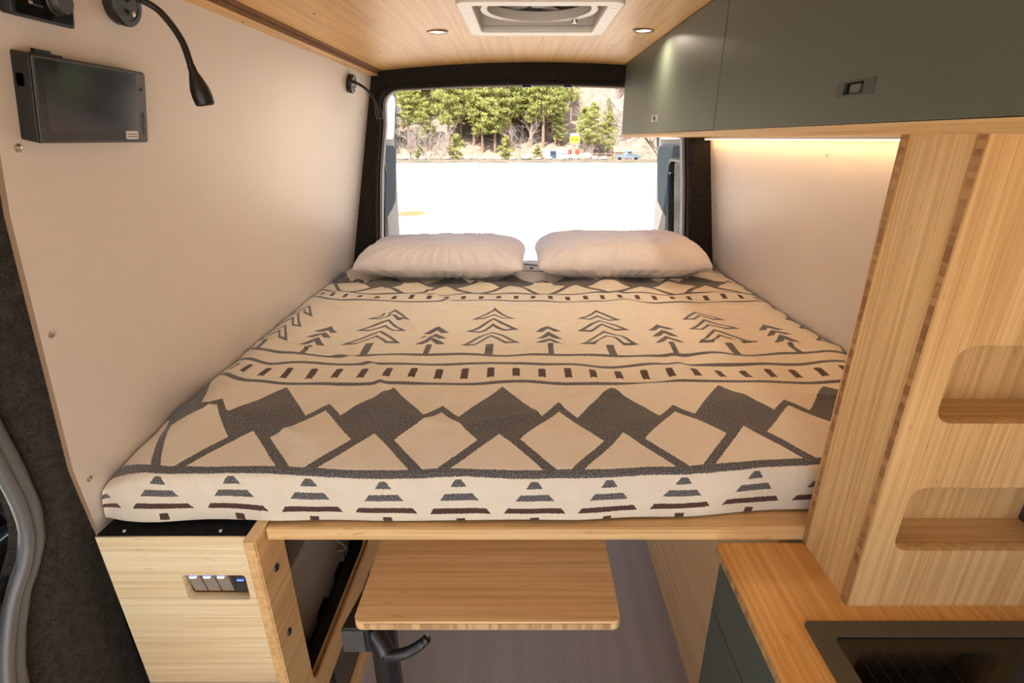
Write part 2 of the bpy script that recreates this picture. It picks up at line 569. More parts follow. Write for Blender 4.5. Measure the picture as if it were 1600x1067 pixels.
def wall_panel(name, fx, sign, yfun, zs, mat, label, y1=YB):
    vs_, fs = [], []
    T = 0.009
    for z in zs:
        x = fx(z)
        y0 = yfun(z)
        for t in (0, 1):
            vs_ += [(x + sign * T * t, y0, z), (x + sign * T * t, y1, z)]
    n = len(zs)
    def I(i, t, e): return i * 4 + t * 2 + e
    for i in range(n - 1):
        fs += [(I(i, 0, 0), I(i, 0, 1), I(i + 1, 0, 1), I(i + 1, 0, 0)), (I(i, 1, 0), I(i + 1, 1, 0), I(i + 1, 1, 1), I(i, 1, 1)),
               (I(i, 0, 0), I(i + 1, 0, 0), I(i + 1, 1, 0), I(i, 1, 0)), (I(i, 0, 1), I(i, 1, 1), I(i + 1, 1, 1), I(i + 1, 0, 1))]
    fs += [(I(0, 0, 0), I(0, 1, 0), I(0, 1, 1), I(0, 0, 1)), (I(n - 1, 0, 0), I(n - 1, 0, 1), I(n - 1, 1, 1), I(n - 1, 1, 0))]
    o = from_data(name, vs_, fs, [mat, M['wall_edge']])
    for k, p in enumerate(o.data.polygons):
        if k < (n - 1) * 4 and k % 4 == 2: p.material_index = 1
    bm = bmesh.new(); bm.from_mesh(o.data); bmesh.ops.recalc_face_normals(bm, faces=bm.faces); bm.to_mesh(o.data); bm.free()
    tag(o, label, 'wall', kind='structure')
    return o
ZS = [0.0, 0.5, 0.86, 1.04, 1.25, 1.5, 1.7, 1.865]
def left_front(z):            # front edge of the white panel
    if z < 0.87: return 0.83
    return 0.735 + (1.557 - max(z, 0.8)) * 0.106 if z < 1.557 else 0.735 + (z - 1.557) * 0.02
wall_left = wall_panel('wall_left', wl, -1, left_front, ZS, M['white'], 'white laminate wall panel left of the bed with tan front edge')
wall_right = wall_panel('wall_right', wr, 1, lambda z: -1.3, ZS[:-1] + [1.88], M['white'], 'white laminate wall right of the bed under the green cabinets')

def screw(parent, p, nrm, r=0.006, mat='chrome'):
    n = Vector(nrm).normalized()
    o = lathe('screw', [(0, 0.0025), (r * 0.35, 0.0022), (r * 0.36, 0.0030), (r * 0.75, 0.0026), (r, 0.0012), (r, -0.002)], Vector(p), n, M[mat], parent, 14)
    return o
nl = Vector((1, 0, -WLS)); nr = Vector((-1, 0, WRS))
for y, z in ((0.767, 1.588), (0.781, 1.306), (0.822, 0.997), (2.35, 1.70), (2.37, 1.30)):
    screw(wall_left, (wl(z), y, z), nl)
for y, z in ((2.36, 1.56), (2.37, 1.32), (1.50, 1.56)):
    screw(wall_right, (wr(z), y, z), nr, 0.004)

# ceiling: gently arched bamboo ply with an opening for the roof fan
def make_ceiling():
    xs = sorted(set([-0.68, -0.6, -0.5, -0.4, -0.3, -0.2, -0.135, -0.05, 0.04, 0.12, 0.21, 0.3, 0.4, 0.5, 0.6, 0.7, 0.86]))
    ys = [-1.3, 0.0, 1.365, 1.705, YB + 0.02]
    vs_, fs, idx = [], [], {}
    for t in (0, 1):
        for j, y in enumerate(ys):
            for i, x in enumerate(xs):
                idx[(t, i, j)] = len(vs_)
                vs_.append((x, y, ceil_z(x) + t * 0.012))
    for j in range(len(ys) - 1):
        for i in range(len(xs) - 1):
            if j == 2 and xs[i] >= -0.136 and xs[i + 1] <= 0.211: continue
            a = [idx[(0, i, j)], idx[(0, i + 1, j)], idx[(0, i + 1, j + 1)], idx[(0, i, j + 1)]]
            fs.append(a[::-1])
            fs.append([idx[(1, i, j)], idx[(1, i + 1, j)], idx[(1, i + 1, j + 1)], idx[(1, i, j + 1)]])
    o = from_data('ceiling', vs_, fs, M['bam_ceiling'], None, False)
    return tag(o, 'bamboo plywood ceiling with fine straight grain above the bed', 'ceiling', kind='structure')
ceiling = make_ceiling()
for x, y in ((-0.50, 1.43), (-0.50, 2.02), (0.30, 2.0), (0.05, 2.05), (-0.2, 2.38), (0.25, 2.38)):
    lathe('screw', [(0, -0.0012), (0.003, -0.001), (0.0035, 0.001)], (x, y, ceil_z(x)), (0, 0, 1), M['end_core'], ceiling, 10)

# bamboo corner strip between left wall and ceiling
trim1 = empty('trim_1', (-0.64, 0.6, 1.85))
tag(trim1, 'bamboo corner strip running along the top of the left wall', 'trim', kind='structure')
box('strip', -0.668, -0.612, -1.0, 2.425, 1.846, 1.862, M['bam_ceiling'], trim1, 0.002)
box('edge_core', -0.6125, -0.6105, -1.0, 2.424, 1.849, 1.860, M['end_core'], trim1)
box('backing', -0.665, -0.600, -1.0, 2.425, 1.862, 1.872, M['end_core'], trim1)
for y in (1.35, 1.72, 2.08):
    lathe('screw', [(0, -0.001), (0.0025, -0.001), (0.003, 0.001)], (-0.635, y, 1.846), (0, 0, 1), M['end_core'], trim1, 10)

# rear frame covered in felt, with the opening for the doors
def rear_opening():
    pts = [(-0.735, 0.0), (-0.735, 0.60), (-0.722, 1.0), (-0.703, 1.2), (-0.676, 1.45), (-0.640, 1.66)]
    for a in range(0, 91, 15):      # top-left corner
        pts.append((-0.555 - 0.080 * math.cos(R(a)), 1.730 + 0.078 * math.sin(R(a))))
    for i in range(1, 12):
        x = -0.555 + 1.20 * i / 12
        pts.append((x, 1.808 + 0.018 * math.sin(math.pi * i / 12)))
    for a in range(90, -1, -15):
        pts.append((0.645 + 0.080 * math.cos(R(a)), 1.730 + 0.078 * math.sin(R(a))))
    pts += [(0.735, 1.60), (0.760, 1.40), (0.780, 1.2), (0.790, 1.0), (0.80, 0.60), (0.80, 0.0)]
    return pts
OP = rear_opening()
def frame_poly(grow=0.0):
    cx, cz = 0.03, 1.2
    inner = []
    for x, z in OP:
        inner.append((x + (grow if x > cx else -grow) * (1 if abs(x) > 0.5 else abs(x) / 0.5), z + (grow if z > 1.75 else 0)))
    outer = [(0.98, 0.0), (0.98, 2.02), (-0.95, 2.02), (-0.95, 0.0)]
    return inner + outer
wall_back = empty('wall_back', (0.03, YB, 0))
tag(wall_back, 'charcoal felt covered frame around the open rear doorway', 'wall', kind='structure')
pl = plate('felt_frame', frame_poly(), [], 0.085, lambda a, b, t: (a, YB + t, b), M['felt'], wall_back)
# rounded felt lip and the thin seal at the outside of it
tube('felt_edge', [(x, YB + 0.006, z) for x, z in OP if z > 0.5], 0.010, M['felt'], wall_back, 8)
tube('seal', [(x, YB + 0.095, z) for x, z in OP if z > 0.5], 0.011, M['black'], wall_back, 8)
tube('seal_piping', [(x + (0.006 if x < 0 else -0.006), YB + 0.082, z - (0.006 if z > 1.78 else 0)) for x, z in OP if z > 0.5], 0.0032, M['beige_seal'], wall_back, 6)
pl = plate('body_frame', frame_poly(0.0), [], 0.07, lambda a, b, t: (a, YB + 0.105 + t, b), M['vanpaint'], wall_back)
for x in (0.01, 0.19):             # two small latch strikers hanging under the header
    lathe('latch_striker', [(0, -0.016), (0.018, -0.014), (0.026, 0.0), (0.026, 0.012)], (x, YB + 0.05, 1.822), (0, 0, 1), M['black'], wall_back, 16)

# outer skin of the van so that no daylight leaks in behind the panels
body = empty('wall_outer', (0, 0, 0))
tag(body, 'painted sheet metal body of the van outside the interior panels', 'van body', kind='structure')
box('side_skin', 0.955, 0.98, -1.3, 2.62, -0.3, 2.0, M['vanpaint'], body)
box('side_skin', -0.945, -0.925, 0.95, 2.62, -0.3, 2.0, M['vanpaint'], body)
box('roof_skin', -0.96, 0.98, -1.3, 2.45, 2.085, 2.11, M['vanpaint'], body)


# felt covered pillar at the front left, the rubber door seal and the sliding door
pil_edge = [(0.735 + (1.557 - z) * 0.106 + 0.004, z) for z in (1.85, 1.557, 1.3, 1.1, 0.95, 0.88)] + [(0.800, 0.86), (0.802, 0.45), (0.80, 0.0)]
seal_line = [(0.62, 0.0), (0.625, 0.45), (0.638, 0.66), (0.652, 0.74), (0.675, 0.80), (0.705, 0.852), (0.735, 0.900), (0.748, 0.955), (0.742, 1.03), (0.715, 1.15), (0.690, 1.25), (0.66, 1.40), (0.63, 1.60), (0.60, 1.85)]
def pil_x(z): return wl(z) - 0.009 - 0.012 * smooth01((0.86 - z) / 0.4)
def make_pillar():
    zs = np.linspace(0.0, 1.85, 60)
    pe = sorted(pil_edge, key=lambda p: p[1]); se = sorted(seal_line, key=lambda p: p[1])
    sp_ = spline([(0, y, z) for y, z in seal_line], 8)
    sz = [p.z for p in sp_]; sy = [p.y for p in sp_]
    vs_, fs = [], []
    K = 7
    for z in zs:
        yr = np.interp(z, [p[1] for p in pe], [p[0] for p in pe]) + 0.03
        yl = np.interp(z, sz, sy) - 0.01
        for k in range(K):
            t = k / (K - 1)
            x = pil_x(z) + 0.001
            # the felt turns outwards where it meets the seal
            x -= 0.045 * (1 - t) ** 3
            vs_.append((x, yl + (yr - yl) * t, z))
    for i in range(len(zs) - 1):
        for k in range(K - 1):
            a = i * K + k
            fs.append((a, a + 1, a + K + 1, a + K))
    n = len(vs_)
    vs_ += [(x - 0.03, y, z) for x, y, z in vs_]
    fs += [tuple(n + q for q in f[::-1]) for f in fs]
    return from_data('felt_pillar', vs_, fs, M['felt_pillar'], None, True)
trim2 = empty('trim_2', (-0.84, 0.7, 0))
tag(trim2, 'charcoal felt covered door pillar at the left front of the bench', 'pillar', kind='structure')
o = make_pillar(); o.parent = trim2; o.location = -Vector(trim2.location)
door3 = empty('door_3', (-0.92, 0.3, 0))
tag(door3, 'dark sliding side door with window at the lower left edge', 'door', kind='structure')
sl = spline([(pil_x(z) - 0.030, y - 0.012, z) for y, z in seal_line], 10)
tube('door_seal', sl, [0.018 + 0.0005 * math.sin(i * 0.6) for i in range(len(sl))], M['rubber'], door3, 14)
sl2 = spline([(pil_x(z) - 0.022, y - 0.030, z) for y, z in seal_line], 10)
tube('seal_lip', sl2, 0.011, M['rubber'], door3, 10)
win = rrect(-1.00, 0.86, 0.905, 1.78, 0.06)
plate('door_panel', [(-1.1, -0.2), (0.94, -0.2), (0.94, 1.95), (-1.1, 1.95)], [win], 0.03, lambda a, b, t: (-0.985 + t + 0.18 * max(0, b - 1.2), a, b), M['doorcard'], door3, 0.003)
wpts = [(-0.952 + 0.18 * max(0, b - 1.2), a, b) for a, b in win]
tube('window_rim', wpts + [wpts[0]], 0.014, M['black'], door3, 8)
plate('window_glass', rrect(-1.01, 0.87, 0.895, 1.79, 0.06), [], 0.004, lambda a, b, t: (-0.972 + t + 0.18 * max(0, b - 1.2), a, b), M['clearglass'], door3)
tube('door_pull', spline([(-0.945, 0.74, 0.87), (-0.93, 0.66, 0.84), (-0.935, 0.5, 0.83), (-0.95, 0.3, 0.84)], 8), 0.012, M['doorcard'], door3, 8)
tube('panel_bead', spline([(-0.950, 0.80, 0.80), (-0.950, 0.70, 0.73), (-0.950, 0.62, 0.60), (-0.950, 0.58, 0.40)], 8), 0.004, M['rubber'], door3, 8)

# rear doors, swung open to either side
def rear_door(name, sx, label, xb, y0, y1):
    root = empty(name, (sx * xb, y0, 0))
    tag(root, label, 'door', kind='structure')
    def lean(z): return 0.12 * max(0.0, z - 1.05) ** 1.2
    def plc(off):
        def f(a, b, t):
            return (sx * (xb - lean(b) + off + t), a, b)
        return f
    zt = 1.93
    outl = [(y0, 0.05), (y1, 0.05), (y1, 1.55), (y1 - 0.02, 1.72), (y1 - 0.08, 1.86), (y1 - 0.2, zt), (y0, zt)]
    winh = rrect(y0 + 0.06, y0 + 0.39, 1.00, 1.500, 0.07)
    plate('inner_skin', outl, [winh], 0.012, plc(0.0), M['vanpaint'], root, 0.002)
    plate('outer_skin', outl, [winh], 0.010, plc(0.055), M['vanpaint'], root, 0.002)
    ring = [(y, z) for y, z in outl] + [outl[0]]
    tube('door_edge_seal', [(sx * (xb - lean(z) + 0.0), y, z) for y, z in spline([(0, y, z) for y, z in outl], 4) and [(p.y, p.z) for p in spline([(0, y, z) for y, z in outl], 4)]], 0.010, M['rubber'], root, 8)
    # edge of the door, closing the gap between the skins
    bmv, bmf = [], []
    for y, z in ring:
        for off in (0.0, 0.065): bmv.append((sx * (xb - lean(z) + off), y, z))
    for i in range(len(ring) - 1): bmf.append((2 * i, 2 * i + 2, 2 * i + 3, 2 * i + 1))
    from_data('edge_skin', bmv, bmf, M['vanpaint'], root)
    # recessed surround, rim and pane of the window
    plate('window_surround', rrect(y0 + 0.03, y1 - 0.05, 0.95, 1.56, 0.09), [winh], 0.018, plc(-0.018), M['doorrecess'], root, 0.004)
    wp = [(sx * (xb - lean(z) - 0.014), y, z) for y, z in winh]
    tube('window_rim', wp + [wp[0]], 0.016, M['black'], root, 8)
    plate('window_pane', rrect(y0 + 0.05, y0 + 0.40, 0.99, 1.510, 0.07), [], 0.004, plc(-0.010), M['glass'], root)
    plate('upper_panel', rrect(y0 + 0.08, y1 - 0.10, 1.60, 1.82, 0.04), [], 0.016, plc(-0.014), M['whiteplastic'], root, 0.003)
    for z in (1.76, 1.70, 1.64):
        box('latch', min(sx * (xb - lean(z) - 0.035), sx * (xb - lean(z))), max(sx * (xb - lean(z) - 0.035), sx * (xb - lean(z))), y1 - 0.055, y1 - 0.02, z - 0.018, z + 0.018, M['chrome'], root, 0.004)
    return root
rear_door('door_1', -1, 'open left rear van door with window and white upper panel', 0.835, 2.64, 3.34)
rear_door('door_2', 1, 'open right rear van door with window behind the right pillow', 0.865, 2.64, 3.34)

# ------------------------------------------------------------------ bed platform and storage
plat = empty('bed_platform', (0.02, 0.9, 0.85))
tag(plat, 'bamboo bed platform board carrying the mattress between both walls', 'bed platform')
box('platform_board', -0.514, 0.62, 0.822, 2.44, 0.850, 0.880, M['bam_x'], plat, 0.003)
box('front_edge', -0.513, 0.619, 0.8205, 0.8225, 0.852, 0.878, M['bam_x'], plat)
box('platform_wing', 0.62, 0.895, 0.86, 2.44, 0.850, 0.880, M['bam_x'], plat)
plat2 = tag(box('wheel_arch_cabinet', 0.520, 0.540, 0.835, 2.44, 0.0, 0.849, M['bam_under']), 'plain bamboo side panel under the right side of the bed', 'panel')

bench = empty('storage_bench', (-0.68, 0.8, 0))
tag(bench, 'bamboo storage bench under the left of the bed with switch cutout', 'storage bench')
hole = rrect(-0.693, -0.563, 0.714, 0.781, 0.008)
plate('front_panel', [(-0.836, 0.0), (-0.541, 0.0), (-0.541, 0.876), (-0.836, 0.876)], [hole], 0.018, lambda a, b, t: (a, 0.800 + t, b), M['bam_daylit'], bench, 0.001)
box('carpet_top', -0.836, -0.541, 0.803, 2.44, 0.866, 0.8785, M['carpet'], bench)
cut1 = rrect(0.880, 1.395, 0.335, 0.835, 0.045)
cut2 = rrect(0.90, 1.390, 0.030, 0.258, 0.045)
plate('side_panel', [(0.786, 0.0), (2.44, 0.0), (2.44, 0.8795), (0.786, 0.8795)], [cut1, cut2], 0.022, lambda a, b, t: (-0.540 + t, a, b), M['bam_y'], bench, 0.0012)
box('panel_edge', -0.5385, -0.5195, 0.7825, 0.7845, 0.0, 0.879, M['bam_y'], bench)
# brown edge core visible round the cutouts
for c in (cut1,):
    vs_, fs = [], []
    for y, z in c + [c[0]]:
        cy, cz_ = (1.14, 0.585)
        k = 0.990
        for xx in (-0.534, -0.524): vs_.append((xx, cy + (y - cy) * k, cz_ + (z - cz_) * k))
    for i in range(len(c)): fs.append((2 * i, 2 * i + 2, 2 * i + 3, 2 * i + 1))
    from_data('edge_core', vs_, fs, M['end_core'], bench)
for y, z in ((0.832, 0.768), (0.826, 0.592)):
    lathe('bolt', [(0, 0.003), (0.003, 0.003), (0.0035, 0.0045), (0.0075, 0.004), (0.009, 0.0)], (-0.518, y, z), (1, 0, 0), M['black'], bench, 18)
box('inner_lining', -0.830, -0.822, 0.83, 2.40, 0.01, 0.85, M['carpet'], bench)
box('inner_floor', -0.822, -0.542, 0.83, 2.40, 0.005, 0.02, M['carpet'], bench)
box('divider_shelf', -0.822, -0.608, 0.83, 2.40, 0.228, 0.236, M['carpet'], bench)
for x in (-0.79, -0.60):
    lathe('screw', [(0, 0.002), (0.0035, 0.0015), (0.004, 0)], (x, 0.815, 0.8785), (0, 0, 1), M['chrome'], bench, 10)

seat = tag(box('bench_seat', -0.838, -0.505, 0.25, 0.785, 0.452, 0.474, M['bam_x'], None, 0.004), 'bamboo seat board at the foot of the bench front panel', 'bench seat')

# switches in the cutout
swp = empty('switch_panel', (-0.62, 0.82, 0.74))
tag(swp, 'panel of three rocker switches and a socket in the bench front', 'switch panel')
box('back_box', -0.700, -0.556, 0.850, 0.858, 0.705, 0.790, M['black'], swp)
for xa, xb_ in ((-0.702, -0.694), (-0.562, -0.554)):
    box('box_side', xa, xb_, 0.819, 0.850, 0.705, 0.790, M['end_core'], swp)
box('box_side', -0.694, -0.562, 0.819, 0.850, 0.7055, 0.7135, M['end_y'], swp)
for k, xc in enumerate((-0.6765, -0.6480, -0.6195)):
    sw = box('rocker_switch', xc - 0.0128, xc + 0.0128, 0.813, 0.850, 0.7180, 0.7795, M['nickel'], swp, 0.0015, 2,
             lambda c: Vector((c.x, c.y - 0.20 * (c.z - 0.746), c.z)))
    box('indicator', xc - 0.006, xc + 0.006, 0.8060, 0.8110, 0.7650, 0.7690, M['whitelight'], sw)
    box('indicator_glow', xc - 0.005, xc + 0.006, 0.8064, 0.8112, 0.7693, 0.7720, M['bluelight'], sw)
so = plate('usb_socket', rrect(-0.604, -0.567, 0.716, 0.778, 0.009), [], 0.014, lambda a, b, t: (a, 0.818 + t, b), M['darkgrey'], swp, 0.001)
box('socket_port', -0.597, -0.576, 0.8155, 0.819, 0.7435, 0.7500, M['black'], so)
box('socket_light', -0.594, -0.580, 0.8145, 0.8168, 0.7485, 0.7520, M['bluelight'], so)
tube('socket_rim', [(x, 0.8175, z) for x, z in rrect(-0.600, -0.571, 0.722, 0.773, 0.008)], 0.0011, M['black'], so, 6)

# grey equipment case behind the upper cutout
bat = empty('battery_case', (-0.7, 1.3, 0.252))
tag(bat, 'grey metal battery case with stubby feet inside the bench', 'battery case')
plate('case_body', [(0.90, 0.275), (2.1, 0.275), (2.1, 0.53), (0.90, 0.53)], [], 0.15, lambda a, b, t: (-0.775 + t, a, b), M['casegrey'], bat, 0.004)
for y in (0.97, 1.12, 1.27, 1.42, 1.57):
    box('foot', -0.660, -0.622, y - 0.034, y + 0.026, 0.237, 0.277, M['casegrey'], bat, 0.006)
    box('foot_pad', -0.655, -0.628, y + 0.027, y + 0.050, 0.237, 0.270, M['end_core'], bat, 0.003)
tag(tube('cable', spline([(-0.70, 1.36, 0.30), (-0.60, 1.345, 0.33), (-0.585, 1.33, 0.36), (-0.60, 1.31, 0.40)], 8), 0.0025, M['beige_seal'], None, 6), 'thin tan cable inside the bench beside the grey case', 'cable')
low = empty('heater_box', (-0.63, 1.2, 0.02))
tag(low, 'dark grey box behind the lower slot of the bench side', 'equipment box')
plate('box_front', rrect(0.88, 1.45, 0.021, 0.262, 0.02), [], 0.045, lambda a, b, t: (-0.600 + t, a, b), M['black'], low, 0.006)
plate('face_plate', rrect(1.045, 1.37, 0.034, 0.235, 0.02), [], 0.010, lambda a, b, t: (-0.554 + t, a, b), M['bezel'], low, 0.003)

# ------------------------------------------------------------------ blanket over the mattress
def make_blanket():
    prof = [(0.0, 0.884), (-0.004, 0.945), (-0.002, 0.980)]
    for i in range(1, 7):
        t = i / 6 * R(72)
        prof.append((-0.002 + 0.022 * (1 - math.cos(t)), 0.980 + 0.022 * math.sin(t)))
    prof += [(0.10, 1.022), (0.20, 1.037), (0.34, 1.045), (1.67, 1.045)]
    for i in range(1, 6):
        t = i / 5 * math.pi / 2
        prof.append((1.67 + 0.05 * math.sin(t), 0.995 + 0.05 * math.cos(t)))
    prof.append((1.722, 0.884))
    # resample by arc length
    P = [prof[0]]; S = [0.0]
    for a, b in zip(prof, prof[1:]):
        L = math.dist(a, b); n = max(1, int(L / 0.004))
        for i in range(1, n + 1):
            P.append((a[0] + (b[0] - a[0]) * i / n, a[1] + (b[1] - a[1]) * i / n)); S.append(S[-1] + L / n)
    P = np.array(P); S = np.array(S)
    ss = np.concatenate([np.linspace(0, 0.25, 70), np.linspace(0.25, S[-1], 300)[1:]])
    py = np.interp(ss, S, P[:, 0]); pz = np.interp(ss, S, P[:, 1])
    NX = 360
    us = np.linspace(-0.845, 0.898, NX)
    U, Sg = np.meshgrid(us, ss)
    Yg = np.repeat(py[:, None], NX, 1); Zg = np.repeat(pz[:, None], NX, 1)
    h = (Zg - 0.884) / 0.161                   # 0 at hem, 1 on top
    rng = np.random.RandomState(4)
    def wav(n, lo, hi, ax=1.0):
        o = np.zeros_like(U)
        for _ in range(n):
            f = rng.uniform(lo, hi); a = rng.uniform(0, 2 * np.pi); p = rng.uniform(0, 6.28)
            o += np.sin(2 * np.pi * f * (U * np.cos(a) * ax + Sg * np.sin(a)) + p)
        return o / math.sqrt(n)
    top = np.clip((Sg - 0.12) / 0.15, 0, 1)
    Zg = Zg + top * (0.0042 * wav(7, 1.0, 2.6) + 0.0030 * wav(9, 4.0, 9.0))
    rid = np.abs(wav(4, 1.0, 2.4)); Zg = Zg + top * 0.006 * np.exp(-(rid / 0.09) ** 2)      # soft creases
    # front line of the mattress
    y0 = 0.838 + 0.034 * np.clip((U - 0.12) / 0.4, 0, 1) ** 1.2 - 0.012 * np.clip((-0.55 - U) / 0.25, 0, 1)
    front = np.clip(1 - Sg / 0.5, 0, 1)
    Yg = Yg + 0.838 + (y0 - 0.838) * front
    Yg = Yg + (1 - top) * 0.0022 * wav(5, 2, 6)
    Zg = Zg + (1 - np.clip(h, 0, 1)) * 0.0020 * (1 + np.sin(U * 9 + 1.0))
    # rolls off towards the walls
    dl = np.interp(Yg, [0.8, 1.2, 1.9, 2.5], [0.060, 0.040, 0.016, 0.008])
    el = np.clip((-0.72 - U) / 0.125, 0, 1)
    er = np.clip((U - 0.83) / 0.068, 0, 1)
    Zt = Zg - np.clip(h, 0, 1) * (dl * el ** 2 + 0.012 * er ** 2)
    xl = WL0 + WLS * (np.maximum(Zt, 0.86) - 1.04) + 0.004
    Xg = np.where(U < -0.6, -0.6 + (U + 0.6) * ((-0.6 - xl) / (0.845 - 0.6)), U)
    xr = WR0 + WRS * (np.maximum(Zt, 0.86) - 1.04) - 0.004
    Xg = np.minimum(Xg, xr)
    bk = np.clip((Yg - 2.38) / 0.06, 0, 1)
    Xg = np.clip(Xg, -0.86 + 0.165 * bk, 0.93 - 0.185 * bk)
    Yg = Yg + (np.clip((-0.70 - U) / 0.14, 0, 1) ** 2) * (0.02) * (1 - top)
    vs_ = np.stack([Xg, Yg, Zt], -1).reshape(-1, 3)
    # how the weave is shifted: higher towards the ends, pulled back along the left wall
    off = 0.033 * U ** 2 * np.clip(1.6 - Sg, 0, 1) + 0.085 * np.clip((-0.68 - U) / 0.15, 0, 1) ** 1.6 * top - 0.012 * np.clip((U - 0.70) / 0.2, 0, 1) ** 2 * 0
    Sp = np.interp(Sg, [0, 0.119, 0.392, 0.423, 0.511, 1.8, 2.4], [0, 0.121, 0.403, 0.439, 0.531, 1.82, 2.42])
    uvs = np.stack([U, Sp - off], -1).reshape(-1, 2)
    ny = len(ss)
    i = np.arange(ny - 1)[:, None] * NX + np.arange(NX - 1)[None, :]
    fs = np.stack([i, i + 1, i + NX + 1, i + NX], -1).reshape(-1, 4)
    me = bpy.data.meshes.new('blanket')
    me.vertices.add(len(vs_)); me.vertices.foreach_set('co', vs_.astype(np.float32).ravel())
    me.loops.add(fs.size); me.loops.foreach_set('vertex_index', fs.ravel().astype(np.int32))
    me.polygons.add(len(fs)); me.polygons.foreach_set('loop_start', np.arange(0, fs.size, 4, dtype=np.int32))
    me.update(calc_edges=True)
    uvl = me.uv_layers.new(name='UVMap')
    uvl.data.foreach_set('uv', uvs[fs.ravel()].astype(np.float32).ravel())
    me.validate()
    o = link('blanket', me, M['blanket'], None, True)
    return tag(o, 'cream wool blanket with grey mountains and fir trees covering the mattress', 'blanket')
make_blanket()
tag(box('mattress', -0.79, 0.86, 0.885, 2.43, 0.881, 1.005, M['white'], None, 0.03), 'mattress lying under the patterned blanket', 'mattress')

# ------------------------------------------------------------------ pillows
def make_pillow(cx, cy, w, dpt, hgt, rot, seed, label, tilt):
    rng = np.random.RandomState(seed)
    NA, NB = 150, 90
    a = np.linspace(-1, 1, NA); b = np.linspace(-1, 1, NB)
    A, B = np.meshgrid(a, b)
    # slightly concave sides and pointed corners
    ex = 1 - 0.05 * (1 - B ** 2) * 0 - 0.055 * (1 - np.abs(B)) ** 0.5 * np.abs(A) ** 6 * 0
    px = A * (1 - 0.035 * np.cos(B * np.pi / 2) * np.abs(A) ** 3 - 0.035 * np.abs(A) ** 6 * np.abs(B) ** 6) * w / 2
    py = B * (1 - 0.03 * np.cos(A * np.pi / 2) * np.abs(B) ** 3 - 0.035 * np.abs(A) ** 6 * np.abs(B) ** 6) * dpt / 2
    t = np.clip(1 - np.abs(A) ** 5.0, 0, 1) ** 0.50 * np.clip(1 - np.abs(B) ** 3.4, 0, 1) ** 0.50
    def wav(n, lo, hi, kx=1.0):
        o = np.zeros_like(A)
        for _ in range(n):
            f = rng.uniform(lo, hi); an = rng.uniform(0, 2 * np.pi); p = rng.uniform(0, 6.28)
            o += np.sin(2 * np.pi * f * (A * np.cos(an) * kx + B * np.sin(an)) + p)
        return o / math.sqrt(n)
    edge = np.clip((np.maximum(np.abs(A), np.abs(B)) - 0.45) / 0.5, 0, 1) * np.clip((1 - np.maximum(np.abs(A), np.abs(B))) / 0.06, 0, 1)
    ang = np.arctan2(B * dpt, A * w)
    rad = np.sin(ang * 34 + wav(3, 0.5, 1.5) * 1.6) * 0.0042 * edge + np.sin(ang * 61 + wav(3, 0.5, 1.5) * 2) * 0.0020 * edge
    cre = np.exp(-(np.abs(wav(5, 0.8, 2.2)) / 0.09) ** 2) * 0.0045 * t
    topz = t * hgt * 0.58 * (1 + 0.05 * wav(4, 0.4, 1.0)) + rad + cre * (1 + 0 * A)
    botz = -t ** 1.7 * hgt * 0.42 + 1.0 * rad
    mid = hgt * 0.40
    vs_ = []
    for zz in (topz, botz):
        Z = zz + mid
        yy = py + 0 * Z
        vs_.append(np.stack([px, yy, Z], -1).reshape(-1, 3))
    V = np.concatenate(vs_)
    n = NA * NB
    i = np.arange(NB - 1)[:, None] * NA + np.arange(NA - 1)[None, :]
    f1 = np.stack([i, i + 1, i + NA + 1, i + NA], -1).reshape(-1, 4)
    f2 = (f1 + n)[:, ::-1]
    V[:, 2] = np.maximum(V[:, 2], 0.0)
    faces = [tuple(int(q) for q in f) for f in np.concatenate([f1, f2])]
    me = bpy.data.meshes.new('pillow')
    me.from_pydata([tuple(v) for v in V], [], faces)
    bm = bmesh.new(); bm.from_mesh(me)
    bmesh.ops.remove_doubles(bm, verts=bm.verts, dist=1e-5)
    bmesh.ops.recalc_face_normals(bm, faces=bm.faces)
    bm.to_mesh(me); bm.free()
    o = link('pillow', me, M['pillow'], None, True)
    o.location = (cx, cy, 1.047)
    o.rotation_euler = (tilt, 0, rot)
    return tag(o, label, 'pillow', 'pillows at the head of the bed')
make_pillow(-0.350, 2.275, 0.72, 0.43, 0.155, R(-1.5), 3, 'white crumpled pillow nearest the left wall', R(2))
make_pillow(0.412, 2.275, 0.735, 0.43, 0.168, R(1.0), 8, 'white crumpled pillow nearest the right wall', R(2))

# ------------------------------------------------------------------ table
tab = empty('table', (-0.30, 0.87, 0.0))
tag(tab, 'small bamboo table on a black post under the bed board', 'table')
plate('table_top', rrect(-0.345, 0.195, 0.766, 1.20, 0.016), [], 0.020, lambda a, b, t: (a, b, 0.672 + t), M['bam_table'], tab, 0.0015)
box('top_edge', -0.325, 0.175, 0.7628, 0.7648, 0.6745, 0.6885, M['end_x'], tab)
box('mount_plate', -0.330, -0.225, 0.80, 1.00, 0.655, 0.6715, M['blackmetal'], tab, 0.003)
